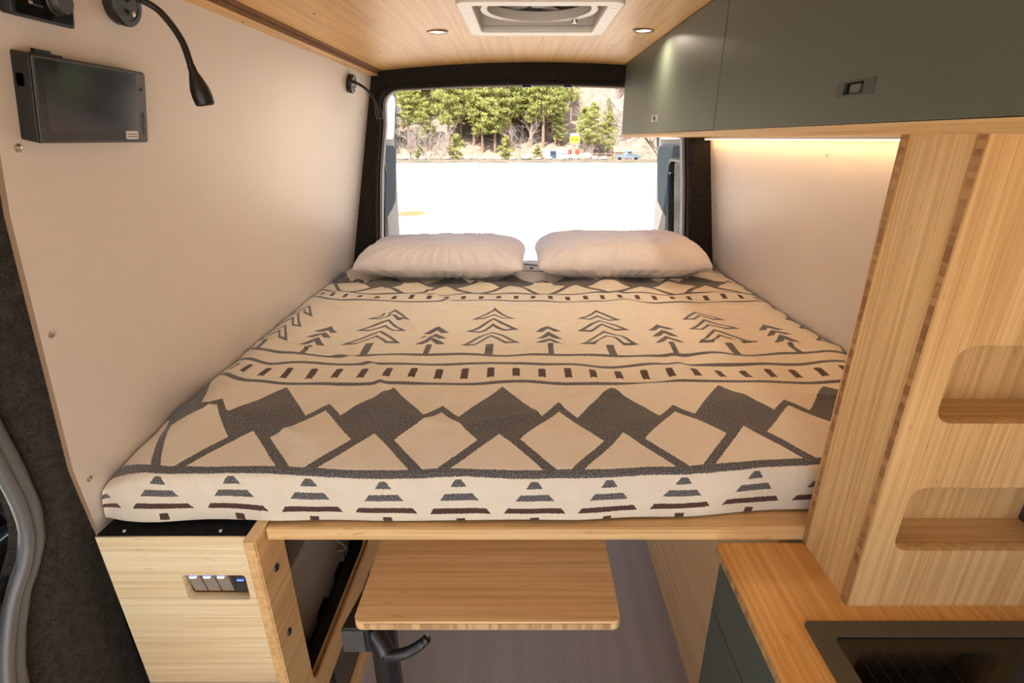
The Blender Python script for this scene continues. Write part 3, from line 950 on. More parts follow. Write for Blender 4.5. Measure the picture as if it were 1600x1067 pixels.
# post: chamfered square tube standing on the floor
def prism(name, poly, z0, z1, mat, parent):
    n = len(poly)
    vs_ = [(x, y, z0) for x, y in poly] + [(x, y, z1) for x, y in poly]
    fs = [tuple(range(n))[::-1], tuple(range(n, 2 * n))] + [(i, (i + 1) % n, n + (i + 1) % n, n + i) for i in range(n)]
    return from_data(name, vs_, fs, mat, parent)
pcx, pcy = -0.322, 0.858
poly = [(pcx + 0.030 * math.cos(R(a)), pcy + 0.030 * math.sin(R(a))) for a in (20, 70, 110, 160, 200, 250, 290, 340)]
prism('post', poly, 0.02, 0.60, M['blackmetal'], tab)
lathe('foot_plate', [(0, 0.02), (0.05, 0.02), (0.055, 0.014), (0.055, 0.0), (0, 0.0)], (pcx, pcy, 0.0), (0, 0, 1), M['blackmetal'], tab, 24)
cl = box('clamp_block', -0.382, -0.325, 0.800, 0.90, 0.560, 0.632, M['blackmetal'], tab, 0.004, 2, lambda c: Vector((c.x + 0.15 * (c.y - 0.85), c.y, c.z)))
box('block_cap', -0.390, -0.342, 0.796, 0.8005, 0.566, 0.628, M['bezel'], tab, 0.002)
box('neck', -0.350, -0.300, 0.82, 0.90, 0.600, 0.657, M['blackmetal'], tab, 0.004)
lathe('handle_hub', [(0, 0.0), (0.014, 0.0), (0.016, 0.004), (0.016, 0.014), (0.021, 0.017), (0.021, 0.068), (0.019, 0.072), (0.010, 0.073), (0.0095, 0.080), (0, 0.081)], (-0.340, 0.836, 0.602), (0.055, -0.055, -0.055), M['blackmetal'], tab, 28)
tube('handle_lever', spline([(-0.300, 0.792, 0.563), (-0.276, 0.790, 0.566), (-0.248, 0.792, 0.574), (-0.224, 0.796, 0.588), (-0.206, 0.800, 0.606)], 6), [0.013] * 2 + [0.0125] * 10 + [0.0115] * 8 + [0.010] * 4 + [0.008], M['blackmetal'], tab, 12)

# ------------------------------------------------------------------ kitchen on the right
kit = empty('kitchen_cabinet', (0.65, 0.4, 0))
tag(kit, 'low kitchen cabinet with matt green drawer fronts on the right', 'cabinet')
box('carcass', 0.421, 0.90, -0.90, 0.822, 0.03, 0.822, M['bam_z'], kit)
box('drawer_front', 0.402, 0.420, -0.90, 0.824, 0.668, 0.824, M['green'], kit, 0.0008)
box('drawer_front', 0.402, 0.420, -0.90, 0.824, 0.060, 0.665, M['green'], kit, 0.0008)
ctop = empty('countertop', (0.65, 0.4, 0.825))
tag(ctop, 'bamboo kitchen countertop beside the bed', 'countertop')
hobhole = rrect(0.474, 0.850, 0.10, 0.622, 0.01)
plate('worktop', rrect(0.386, 0.905, -0.90, 0.816, 0.002), [hobhole], 0.021, lambda a, b, t: (a, b, 0.8255 + t), M['bam_counter'], ctop, 0.0012)
box('worktop_edge', 0.3842, 0.3862, -0.90, 0.815, 0.8265, 0.841, M['end_y'], ctop)
box('gap_shade', 0.405, 0.535, 0.817, 0.8195, 0.834, 0.845, M['carpet'], ctop)  # black strip painted in for the shade of the gap below the bed board

hob = empty('induction_hob', (0.66, 0.36, 0.847))
tag(hob, 'black glass hob in a dark bronze frame set in the countertop', 'hob')
plate('hob_frame', rrect(0.466, 0.858, 0.09, 0.630, 0.004), [rrect(0.497, 0.828, 0.12, 0.603, 0.012)], 0.007, lambda a, b, t: (a, b, 0.8472 + t), M['hobframe'], hob, 0.001)
plate('hob_glass', rrect(0.492, 0.833, 0.115, 0.608, 0.012), [], 0.003, lambda a, b, t: (a, b, 0.8485 + t), M['hobglass'], hob)
for k in range(7):
    x = 0.522 + k * 0.021
    box('heat_line', x - 0.0004, x + 0.0004, 0.30 + 0.0 * k, 0.585 - 0.004 * abs(k - 3), 0.8515, 0.8519, M['hobline'], hob)

tow = empty('shelf_tower', (0.75, 0.75, 0.847))
tag(tow, 'tall bamboo shelf unit with rounded niches standing on the countertop', 'shelf unit')
n1 = rrect(0.604, 0.895, 0.968, 1.095, 0.026, 8)
n2 = rrect(0.604, 0.895, 1.208, 1.333, 0.026, 8)
n3 = rrect(0.604, 0.895, 1.43, 1.54, 0.026, 8)
plate('front_panel', [(0.559, 0.847), (0.93, 0.847), (0.90, 1.03), (0.825, 1.606), (0.559, 1.606)][:2] + [(0.90, 1.10), (0.84, 1.606), (0.559, 1.606)], [rrect(0.604, 0.868, 0.968, 1.095, 0.026, 8), rrect(0.604, 0.845, 1.208, 1.333, 0.026, 8)], 0.019, lambda a, b, t: (a, 0.667 + t, b), M['bam_z'], tow, 0.0008)
box('side_panel', 0.5605, 0.578, 0.686, 0.805, 0.847, 1.606, M['bam_z'], tow)
plate('back_panel', [(0.559, 0.847), (0.925, 0.847), (0.895, 1.10), (0.835, 1.606), (0.559, 1.606)], [], 0.019, lambda a, b, t: (a, 0.805 + t, b), M['bam_z'], tow, 0.0008)
for yy in (0.671, 0.809):
    box('edge_core', 0.5578, 0.5598, yy, yy + 0.011, 0.848, 1.605, M['end_z'], tow)
for (za, zb_, xe) in ((0.967, 1.12, 0.885), (1.207, 1.36, 0.855)):
    box('niche_back', 0.5785, xe, 0.748, 0.758, za, zb_, M['bam_z'], tow)
for z in (0.949, 1.189, 1.40):
    box('shelf_board', 0.578, 0.885 if z < 1.1 else 0.852 if z < 1.3 else 0.83, 0.686, 0.805, z, z + 0.018, M['bam_x'], tow)

# ------------------------------------------------------------------ overhead cabinets
def over_cab(y0, y1, latch_y, label, reflect_tone):
    root = empty('overhead_cabinet', (0.6, (y0 + y1) / 2, 1.6))
    tag(root, label, 'cabinet', 'green overhead cabinets')
    hole_ = rrect(latch_y - 0.041, latch_y + 0.041, 1.6515, 1.6695, 0.001, 2)
    top = ceil_z(0.43) - 0.003
    plate('door', [(y0 + 0.0015, 1.619), (y1 - 0.0015, 1.619), (y1 - 0.0015, top), (y0 + 0.0015, top)], [hole_], 0.017, lambda a, b, t: (0.421 + t, a, b), M['green'], root, 0.0006)
    box('bottom_board', 0.423, wr(1.61) - 0.002, y0, y1, 1.6055, 1.6175, M['bam_y'], root)
    box('back_board', 0.766, 0.772, y0, y1, 1.6175, 1.87, M['bam_y'], root)
    for yy in (y0 + 0.0005, y1 - 0.0125):
        box('side_board', 0.4385, 0.766, yy, yy + 0.012, 1.6175, 1.868, M['bam_z'], root)
    la = plate('latch', rrect(latch_y - 0.041, latch_y + 0.041, 1.6515, 1.6695, 0.001, 2), [rrect(latch_y - 0.020, latch_y + 0.024, 1.6535, 1.6675, 0.002, 2)], 0.006, lambda a, b, t: (0.4195 + t, a, b), M['latchgreen'] if not reflect_tone else M['nickel'], root, 0.0003)  # paler nickel colour stands in for light reflected by the rear latch
    box('latch_recess', 0.432, 0.436, latch_y - 0.024, latch_y + 0.028, 1.6525, 1.6685, M['black'], la)
    box('latch_lever', 0.424, 0.432, latch_y - 0.004, latch_y + 0.019, 1.6545, 1.6665, M['grey'], la, 0.002)
    return root
over_cab(1.242, 2.405, 1.815, 'green overhead cabinet nearest the rear door with small latch', True)
over_cab(-1.0, 1.240, 0.730, 'long green overhead cabinet above the bamboo shelf with dark latch', False)

led = empty('led_strip', (0.80, 1.85, 1.60))
tag(led, 'warm glowing light strip under the overhead cabinets on the right wall', 'light strip')
box('channel', 0.787, 0.809, 0.86, 2.43, 1.5990, 1.6052, M['whiteplastic'], led)
box('diffuser', 0.791, 0.808, 0.86, 2.43, 1.5955, 1.5992, M['led_emit'], led)
ld = bpy.data.lights.new('led_strip_light', 'AREA')
ld.shape = 'RECTANGLE'; ld.size = 0.012; ld.size_y = 1.55; ld.energy = 0.17; ld.color = (1.0, 0.68, 0.38)
lo = bpy.data.objects.new('led_strip_light', ld); COL.objects.link(lo)
lo.parent = led; lo.location = Vector((0.797, 1.645, 1.594)) - Vector(led.location)

# ------------------------------------------------------------------ ceiling lights and roof fan
def downlight(x, y, label):
    z = ceil_z(x)
    root = empty('ceiling_light', (x, y, z))
    tag(root, label, 'ceiling light', 'recessed ceiling lights')
    lathe('trim_ring', [(0.021, -0.001), (0.023, -0.0035), (0.030, -0.0035), (0.0325, -0.001), (0.0325, 0.002)], (x, y, z), (0, 0, 1), M['ring_dark'], root, 36)
    lathe('lens', [(0, -0.0012), (0.0225, -0.0012), (0.0225, 0.002)], (x, y, z), (0, 0, 1), M['lamp_emit'], root, 32)
    d_ = bpy.data.lights.new('ceiling_light_beam', 'AREA')
    d_.shape = 'DISK'; d_.size = 0.042; d_.spread = R(160); d_.energy = 0.42; d_.color = (1.0, 0.86, 0.68)
    l_ = bpy.data.objects.new('ceiling_light_beam', d_); COL.objects.link(l_)
    l_.parent = root; l_.location = (0, 0, -0.006)
downlight(-0.255, 1.744, 'recessed round ceiling light left of the roof fan')
downlight(0.346, 1.725, 'recessed round ceiling light between roof fan and green cabinet')

fan = empty('roof_fan', (0.037, 1.536, 1.89))
tag(fan, 'square white roof fan with round dark lid in the ceiling', 'roof fan')
fz0 = 1.884
plate('frame', rrect(-0.152, 0.225, 1.335, 1.737, 0.030), [rrect(-0.123, 0.195, 1.372, 1.690, 0.014)], 0.012, lambda a, b, t: (a, b, fz0 + t), M['whiteplastic'], fan, 0.003)
def ring_wall(name, poly, z0, z1, mat, parent):
    vs_, fs = [], []
    n = len(poly)
    for x, y in poly: vs_ += [(x, y, z0), (x, y, z1)]
    for i in range(n):
        j = (i + 1) % n
        fs.append((2 * i, 2 * j, 2 * j + 1, 2 * i + 1))
    return from_data(name, vs_, fs, mat, parent)
ring_wall('well', rrect(-0.123, 0.195, 1.372, 1.690, 0.014), fz0 + 0.004, 2.03, M['whiteplastic'], fan)
box('well_top', -0.128, 0.200, 1.366, 1.696, 2.03, 2.036, M['whiteplastic'], fan)
fc = (0.038, 1.524)
lathe('ring', [(0.132, -0.004), (0.148, -0.006), (0.152, 0.002), (0.152, 0.018), (0.132, 0.018), (0.132, -0.004)], (*fc, 1.908), (0, 0, 1), M['whiteplastic'], fan, 64)
lathe('lid', [(0, 0.030), (0.09, 0.026), (0.134, 0.010)], (*fc, 1.918), (0, 0, 1), M['lid'], fan, 64)
lathe('hub', [(0, 0.0), (0.022, 0.0), (0.026, 0.006), (0.026, 0.03)], (*fc, 1.912), (0, 0, 1), M['darkgrey'], fan, 24)
for k in range(6):
    a0 = k * math.pi / 3 + 0.2
    vs_ = []
    for r_, w_, tw in ((0.024, 0.020, 0.010), (0.08, 0.040, 0.008), (0.128, 0.052, 0.004)):
        for s_ in (-1, 1):
            aa = a0 + s_ * w_ / (2 * max(r_, 0.03))
            vs_.append((fc[0] + r_ * math.cos(aa), fc[1] + r_ * math.sin(aa), 1.927 + s_ * tw * 0.6))
    from_data('fan_blade', vs_, [(0, 1, 3, 2), (2, 3, 5, 4)], M['grey'], fan)
lathe('knob', [(0, -0.012), (0.008, -0.011), (0.010, 0.0)], (fc[0] + 0.10, fc[1] + 0.115, 1.906), (0, 0, 1), M['chrome'], fan, 16)
for x, y in ((-0.137, 1.722), (0.210, 1.722), (-0.137, 1.40), (0.210, 1.40)):
    lathe('screw', [(0, -0.0012), (0.0035, -0.001), (0.004, 0.001)], (x, y, fz0 - 0.003), (0, 0, 1), M['chrome'], fan, 10)

# ------------------------------------------------------------------ things on the left wall
def reading_lamp(y, z, neck, head, label, dirn):
    x = wl(z)
    root = empty('reading_lamp', (x, y, z))
    tag(root, label, 'reading lamp', 'gooseneck reading lamps')
    n = nl.normalized()
    base = lathe('base', [(0, -0.001), (0.031, -0.001), (0.033, 0.003), (0.033, 0.017), (0.031, 0.0195), (0.024, 0.0195), (0.0235, 0.0185), (0, 0.0185)], (x, y, z), n, M['black'], root, 40)
    b0 = Vector((x, y, z)) + n * 0.0185
    lathe('button', [(0.0045, 0.0), (0.0045, 0.003), (0.003, 0.004), (0, 0.0042)], b0 + Vector((0, 0.004, -0.012)), n, M['chrome'], base, 16)
    pts = spline([b0 + Vector((-0.004, 0, 0.006))] + [Vector(p) for p in neck], 8)
    tube('neck', pts, 0.0052, M['black'], root, 10)
    a, b = Vector(head[0]), Vector(head[1])
    L = (b - a).length
    hd = lathe('head', [(0.0, -0.004), (0.006, -0.003), (0.0065, 0.006), (0.010, L * 0.28), (0.0145, L * 0.55), (0.0155, L * 0.75), (0.0145, L * 0.97), (0.0125, L), (0.0115, L - 0.004), (0, L - 0.004)], a, (b - a), M['black'], root, 28)
    lathe('lens', [(0, L - 0.003), (0.0108, L - 0.003)], a, (b - a), M['screen'], hd, 24)
    return root
reading_lamp(0.975, 1.806, [(-0.625, 0.965, 1.812), (-0.600, 0.945, 1.803), (-0.575, 0.950, 1.787), (-0.552, 0.952, 1.749), (-0.541, 0.946, 1.708)],
             ((-0.541, 0.946, 1.708), (-0.533, 0.950, 1.652)), 'black gooseneck reading lamp above the grey display panel', None)
reading_lamp(2.165, 1.795, [(-0.632, 2.14, 1.797), (-0.606, 2.175, 1.781), (-0.588, 2.216, 1.752), (-0.581, 2.228, 1.728)],
             ((-0.581, 2.228, 1.728), (-0.573, 2.244, 1.676)), 'black gooseneck reading lamp beside the rear felt pillar', None)

def wall_place(y0, z0, off=0.0):
    """(a along y, b up the wall, t out of the wall)"""
    n = nl.normalized(); up = Vector((WLS, 0, 1)).normalized()
    o = Vector((wl(z0), y0, z0))
    def f(a, b, t): return o + Vector((0, a, 0)) + up * b + n * (t + off)
    return f
disp = empty('display_panel', (wl(1.655), 0.9, 1.655))
tag(disp, 'dark grey touchscreen power display mounted on the left wall', 'display')
W = wall_place(0.775, 1.600, 0.0005)
plate('body', rrect(0.0, 0.222, 0.0, 0.112, 0.002, 3), [], 0.022, W, M['black'], disp, 0.001)
plate('bezel', rrect(0.001, 0.221, 0.001, 0.111, 0.002, 3), [], 0.0020, wall_place(0.775, 1.600, 0.0235), M['bezel'], disp)
plate('screen', rrect(0.004, 0.198, 0.003, 0.109, 0.002, 3), [], 0.0012, wall_place(0.775, 1.600, 0.0250), M['screen'], disp)
plate('active_area', rrect(0.016, 0.190, 0.016, 0.098, 0.001, 2), [], 0.0004, wall_place(0.775, 1.600, 0.0262), plain('display_active_area', (0.040, 0.046, 0.054), 0.10), disp)
stick = plate('sticker', rrect(0.166, 0.1955, 0.005, 0.0185, 0.002, 3), [], 0.0003, wall_place(0.775, 1.600, 0.0264), M['sticker'], disp)
for b0 in (0.0135, 0.0095):
    plate('print_line', [(0.169, b0 - 0.0006), (0.193, b0 - 0.0006), (0.193, b0 + 0.0006), (0.169, b0 + 0.0006)], [], 0.0002, wall_place(0.775, 1.600, 0.0267), M['ink'], stick)
Wt = wall_place(0.775, 1.600, 0.0258)
text_mesh('lettering', '▸ ECOFLOW'[2:], 0.0074, M['ink'], disp, lambda x, y, z: Wt(0.2105 + y, 0.030 - x, z))
plate('logo_mark', [(0.208, 0.0500), (0.213, 0.0500), (0.213, 0.0475), (0.2115, 0.0475), (0.2115, 0.0490), (0.208, 0.0490)], [], 0.0003, wall_place(0.775, 1.600, 0.0255), M['ink'], disp)
lathe('button', [(0.0018, 0.0), (0.0030, 0.0), (0.0030, 0.0006), (0.0018, 0.0006), (0.0018, 0.0)], Wt(0.2095, 0.086, 0), nl, M['ink'], disp, 20)
plate('port', rrect(0.0, 0.010, 0, 0.016, 0.001, 2), [], 0.001, lambda a, b, t: wall_place(0.775, 1.600)(-0.0010 + t, 0.07 + b, 0.004 + a), M['black'], disp)
plate('wall_bracket', [(0.03, 0.108), (0.075, 0.108), (0.075, 0.1155), (0.055, 0.1155), (0.055, 0.119), (0.03, 0.119)], [], 0.006, wall_place(0.775, 1.600, 0.001), M['black'], disp)

ctl = empty('control_panel', (wl(1.78), 0.82, 1.78))
tag(ctl, 'black heater control with round knob at the top left corner', 'control panel')
plate('body', rrect(0.0, 0.098, 0.0, 0.062, 0.004, 4), [], 0.014, wall_place(0.768, 1.752, 0.0005), M['black'], ctl, 0.001)
plate('face', rrect(0.003, 0.095, 0.003, 0.059, 0.003, 4), [], 0.001, wall_place(0.768, 1.752, 0.0155), M['hobglass'], ctl)
Wc = wall_place(0.768, 1.752, 0.0165)
kb = lathe('knob', [(0.0155, 0.0), (0.0150, 0.010), (0.0135, 0.012), (0, 0.012)], Wc(0.070, 0.030, 0), nl, M['darkgrey'], ctl, 36)
lathe('knob_ring', [(0.0165, 0.0), (0.0175, 0.0015), (0.0185, 0.0)], Wc(0.070, 0.030, 0), nl, M['bezel'], ctl, 36)
plate('symbol', rrect(0.024, 0.030, 0.017, 0.021, 0.001, 2), [], 0.0004, wall_place(0.768, 1.752, 0.0166), M['beige_seal'], ctl)
plate('print_line', rrect(0.031, 0.046, 0.0165, 0.0185, 0.0005, 2), [], 0.0004, wall_place(0.768, 1.752, 0.0166), M['bezel'], ctl)

# ------------------------------------------------------------------ outdoors
random.seed(11)
rs = np.random.RandomState(21)
def gz(y):
    if y < 58: return -0.70
    if y < 118: return -0.70 - 1.6 * smooth01((y - 58) / 55)
    return -2.3
def make_gravel():
    m, nt, b = new_mat('pale_gravel_lot')
    f = noise(nt, coords(nt, (0.5, 1.6, 1)), 0.25, 5, 0.6)
    c = ramp(nt, f, [(0.36, (0.33, 0.295, 0.245)), (0.48, (0.44, 0.40, 0.34)), (0.75, (0.49, 0.45, 0.39))])
    # one patch of reddish dirt near the van
    tc = nt.nodes.new('ShaderNodeTexCoord')
    mp = nt.nodes.new('ShaderNodeMapping'); mp.inputs['Location'].default_value = (3.75 / 0.75, -17.5 / 1.0, 0); mp.inputs['Scale'].default_value = (1 / 0.75, 1 / 1.0, 0)
    nt.links.new(tc.outputs['Object'], mp.inputs[0])
    ln = nt.nodes.new('ShaderNodeVectorMath'); ln.operation = 'LENGTH'
    nt.links.new(mp.outputs[0], ln.inputs[0])
    k = ramp(nt, ln.outputs['Value'], [(0.55, (1, 1, 1)), (1.0, (0, 0, 0))])
    c = mixc(nt, k, c, (0.24, 0.13, 0.065))
    nt.links.new(c, b.inputs['Base Color'])
    b.inputs['Roughness'].default_value = 1.0
    b.inputs['Specular IOR Level'].default_value = 0.1
    return m
def make_verge():
    m, nt, b = new_mat('dry_grass_and_stones')
    f = noise(nt, coords(nt), 0.6, 6, 0.7)
    c = ramp(nt, f, [(0.40, (0.05, 0.048, 0.02)), (0.50, (0.115, 0.09, 0.06)), (0.64, (0.18, 0.15, 0.118))])
    nt.links.new(c, b.inputs['Base Color'])
    b.inputs['Roughness'].default_value = 1.0
    return m
def make_hillmat():
    m, nt, b = new_mat('pink_rock_and_dry_grass')
    f = noise(nt, coords(nt), 0.12, 6, 0.65)
    g = noise(nt, coords(nt), 0.7, 6, 0.7)
    c = ramp(nt, f, [(0.36, (0.10, 0.08, 0.045)), (0.46, (0.18, 0.14, 0.105)), (0.60, (0.24, 0.185, 0.16))])
    c = mixc(nt, 0.45, c, ramp(nt, g, [(0.34, (0.04, 0.032, 0.02)), (0.50, (0.15, 0.115, 0.09)), (0.68, (0.25, 0.195, 0.165))]))
    nt.links.new(c, b.inputs['Base Color'])
    b.inputs['Roughness'].default_value = 1.0
    return m
M['gravel'] = make_gravel(); M['verge'] = make_verge(); M['hill'] = make_hillmat()
def grid_obj(name, xs, ys, zf, mat):
    vs_ = [(x, y, zf(x, y)) for y in ys for x in xs]
    n = len(xs)
    fs = [(j * n + i, j * n + i + 1, (j + 1) * n + i + 1, (j + 1) * n + i) for j in range(len(ys) - 1) for i in range(n - 1)]
    return from_data(name, vs_, fs, mat, None, True)
lot = grid_obj('ground', [-260, -60, -20, 0, 20, 60, 260], [-200, -60, 0, 30, 55.5], lambda x, y: -0.70, M['gravel'])
tag(lot, 'sunlit pale gravel parking lot behind the van', 'ground', kind='structure')
ver = grid_obj('verge', list(np.linspace(-260, 260, 160)), [55.5, 57, 59, 62, 66, 72, 80, 90, 100, 110, 118, 130], lambda x, y: gz(y) + 0.04 * math.sin(x * 1.3 + y) * (1 if 60 < y < 120 else 0), M['verge'])
tag(ver, 'strip of dry grass beyond the gravel lot', 'ground', kind='structure')
def hz(x, y):
    t = max(0.0, y - 116)
    z = -2.3 + 0.62 * t ** 1.03
    z += min(1, t / 15) * (3.0 * math.sin(x * 0.07 + y * 0.03) + 1.6 * math.sin(x * 0.19 - y * 0.11) + 0.9 * math.sin(x * 0.43 + y * 0.37) + 0.5 * math.sin(x * 0.9 - y * 0.8))
    return z
hill = grid_obj('hillside', list(np.linspace(-170, 190, 180)), list(np.linspace(114, 260, 90)), hz, M['hill'])
tag(hill, 'steep rocky hillside of pinkish stone behind the pines', 'hill', kind='structure')

def leaf_mat(name, lo, hi):
    m, nt, b = new_mat(name)
    f = noise(nt, coords(nt), 1.3, 4, 0.6)
    c = ramp(nt, f, [(0.30, lo), (0.70, hi)])
    nt.links.new(c, b.inputs['Base Color'])
    b.inputs['Roughness'].default_value = 0.8
    b.inputs['Specular IOR Level'].default_value = 0.2
    tl = nt.nodes.new('ShaderNodeBsdfTranslucent')
    nt.links.new(c, tl.inputs[0])
    mx = nt.nodes.new('ShaderNodeMixShader'); mx.inputs[0].default_value = 0.45
    nt.links.new(b.outputs[0], mx.inputs[1]); nt.links.new(tl.outputs[0], mx.inputs[2])
    nt.links.new(mx.outputs[0], nt.nodes['Material Output'].inputs[0])
    return m
M['pine'] = leaf_mat('pine_needles', (0.23, 0.25, 0.075), (0.50, 0.50, 0.18))
M['bark'] = plain('pine_bark', (0.20, 0.125, 0.085), 0.95, var=0.35, vscale=4)
M['twig'] = plain('bare_pale_twigs', (0.30, 0.25, 0.215), 0.9, var=0.2, vscale=3)
M['darkbranch'] = plain('dark_bare_branch', (0.07, 0.055, 0.045), 0.95, var=0.3, vscale=3)

def pine_meshes(seed, H, crown0, width):
    r = np.random.RandomState(seed)
    V, Fc = [], []
    def quad(c, size):
        a = r.normal(size=3); a /= np.linalg.norm(a)
        b_ = np.cross(a, r.normal(size=3)); b_ /= np.linalg.norm(b_)
        b_[2] *= 0.6
        k = len(V)
        s1 = size * r.uniform(0.6, 1.2); s2 = size * r.uniform(0.25, 0.5)
        V.extend([c - a * s1, c + b_ * s2, c + a * s1, c - b_ * s2]); Fc.append((k, k + 1, k + 2, k + 3))
    nb = int(H * 6.5)
    for i in range(nb):
        t = (i + r.rand()) / nb
        z = H * (crown0 + (1 - crown0) * t)
        prof = (0.35 + 0.65 * math.sin(min(1, (t + 0.12) * 1.25) * math.pi * 0.62)) * (1 - t ** 2.2) + 0.05
        L = width * prof * r.uniform(0.65, 1.15)
        an = r.uniform(0, 2 * math.pi)
        drop = r.uniform(-0.1, 0.25)
        for q in (0.45, 0.75, 1.0):
            if L * q < 0.25: continue
            cc = np.array([math.cos(an) * L * q, math.sin(an) * L * q, z + drop * L * q])
            cr = 0.28 + 0.26 * r.rand() + 0.02 * H
            for _ in range(15):
                p = r.normal(size=3); p *= cr * r.rand() ** 0.4 / np.linalg.norm(p); p[2] *= 0.55
                quad(cc + p, 0.30)
    for _ in range(30):
        quad(np.array([r.normal() * 0.12, r.normal() * 0.12, H * r.uniform(0.93, 1.0)]), 0.3)
    me = bpy.data.meshes.new('crown'); me.from_pydata([tuple(v) for v in V], [], Fc); me.materials.append(M['pine']); me.update()
    bm = bmesh.new()
    tube_bm(bm, [(0, 0, -0.4), (0.05, 0, H * 0.3), (-0.05, 0.05, H * 0.6), (0, 0, H * 0.97)], [0.022 * H, 0.018 * H, 0.012 * H, 0.003 * H], 7)
    for i in range(12):
        z = H * (crown0 - 0.1 + (0.95 - crown0) * r.rand()); an = r.uniform(0, 6.28); L = width * 0.6 * r.uniform(0.5, 1)
        tube_bm(bm, [(0, 0, z), (math.cos(an) * L * 0.5, math.sin(an) * L * 0.5, z + 0.05 * L), (math.cos(an) * L, math.sin(an) * L, z + 0.2 * L)], [0.07, 0.05, 0.02], 5)
    mt = bpy.data.meshes.new('trunk'); bm.to_mesh(mt); bm.free(); mt.materials.append(M['bark'])
    return me, mt
PINES = [pine_meshes(1, 15, 0.26, 3.6), pine_meshes(2, 18, 0.32, 3.4), pine_meshes(3, 14, 0.18, 3.4), pine_meshes(4, 17, 0.36, 3.9)]
YOUNG = [pine_meshes(7, 5.5, 0.06, 1.9)]
def place_tree(kind, x, y, s, rot, label, group, name='pine_tree'):
    me, mt = kind
    z = hz(x, y) if y > 116 else gz(y)
    root = empty(name, (x, y, z - 0.1))
    root.rotation_euler.z = rot; root.scale = (s, s, s * random.uniform(0.9, 1.1))
    tag(root, label, 'tree', group)
    for nm, d_ in (('crown', me), ('trunk', mt)):
        o = bpy.data.objects.new(nm, d_); COL.objects.link(o); o.parent = root
    return root
def far_x(u, y): return (u - 819.0) / 808.0 * (y * 0.931 + 0.6)
pine_label = 'tall green pine among others on the slope beyond the parking lot'
# front rank at the foot of the slope, then ranks climbing the hill
ranks = [(123, [(606, .85), (634, .9), (660, .85), (690, .92), (716, .95), (747, .95), (770, 1.0), (785, .9), (818, 1.0), (857, .85), (876, .6)]),
         (131.5, [(640, 1.0), (668, 1.05), (694, 1.05), (724, 1.05), (757, 1.1), (794, 1.05), (826, 1.0), (848, .98), (872, .75)]),
         (119, [(612, .8), (641, .92), (668, .72), (704, .95), (722, .85), (741, 1.0), (757, .9), (776, .98), (795, 1.02), (828, .90), (848, .98), (866, .8), (912, .66), (926, .74), (952, .6)]),
         (127, [(600, 1), (628, 1.05), (655, .95), (683, 1.05), (712, 1.1), (735, .95), (765, 1.1), (788, .95), (812, 1.05), (838, 1.1), (862, .9), (893, .66), (948, .5)]),
         (136, [(618, 1.1), (648, 1.0), (672, 1.1), (699, 1.0), (728, 1.15), (752, 1.0), (779, 1.1), (801, 1.0), (824, 1.1), (853, 1.0), (880, .62), (962, .72), (1010, .8)]),
         (147, [(608, 1.1), (636, 1.1), (664, 1.1), (692, 1.1), (720, 1.1), (748, 1.1), (775, 1.0), (806, 1.1), (836, .95), (908, .7), (938, .62), (975, .8)]),
         (160, [(622, 1.1), (656, 1.1), (690, 1.0), (730, 1.1), (770, 1.0), (816, .9), (870, .6), (918, .62), (958, .7), (990, .8), (1040, .9)])]
rank_label = {119: 'tall green pine in the front row at the foot of the slope', 123: 'tall green pine just behind the front row at the foot of the slope', 127: 'tall green pine low on the slope behind the first rows', 131.5: 'tall green pine low on the slope in the dense middle stand', 136: 'tall green pine halfway up the slope', 147: 'green pine high on the slope behind the stand', 160: 'green pine highest on the rocky slope'}
for y, row in ranks:
    for u, s in row:
        yy = y + random.uniform(-2.5, 2.5)
        place_tree(random.choice(PINES), far_x(u + random.uniform(-3, 3), yy), yy, s * random.uniform(0.93, 1.07), random.uniform(0, 6.28), rank_label[y], 'pines on the slope')
for u, y, s, lab in ((713, 113, 0.95, 'bushy young pine right of the pale spreading bush, largest of the young pines'), (655, 112, 0.55, 'very small young pine in front of the pale spreading bush'), (790, 112, 0.85, 'bushy young pine left of the upright pale leafless shrub'), (840, 114, .6, 'small young pine left of the white notice board'), (610, 112, .7, 'young pine hidden beside the left rear door')):
    place_tree(YOUNG[0], far_x(u, y), y, s, random.uniform(0, 6.28), lab, 'young pines', 'young_pine')

def bare_mesh(seed, H, spread, nst, mat, thick=1.0):
    r = random.Random(seed)
    bm = bmesh.new()
    def grow(p, d_, L, rad, lev):
        pts = [p]; q = p.copy(); dd = d_.copy()
        for i in range(3):
            dd = (dd + Vector((r.gauss(0, .16), r.gauss(0, .16), r.gauss(0.05, .1)))).normalized()
            q = q + dd * L / 3; pts.append(q.copy())
        tube_bm(bm, pts, [rad, rad * .8, rad * .65, rad * .45], 4 if lev else 5, False)
        if lev < 3:
            for k in range(5 if lev == 0 else 4):
                b_ = pts[r.choice((1, 2, 3))]
                nd = (dd + Vector((r.gauss(0, .55), r.gauss(0, .55), r.gauss(0.15, .35)))).normalized()
                grow(b_, nd, L * r.uniform(.45, .7), rad * .5, lev + 1)
    for k in range(nst):
        a = r.uniform(0, 6.28)
        grow(Vector((r.gauss(0, .2), r.gauss(0, .2), -0.1)), Vector((math.cos(a) * spread, math.sin(a) * spread, 1)).normalized(), H * r.uniform(.4, .6), 0.055 * thick, 0)
    me = bpy.data.meshes.new('branches'); bm.to_mesh(me); bm.free(); me.materials.append(mat)
    return me
BARE = [bare_mesh(1, 7, .75, 9, M['twig']), bare_mesh(2, 6, .5, 7, M['twig']), bare_mesh(5, 8, .4, 5, M['twig'], 1.4)]
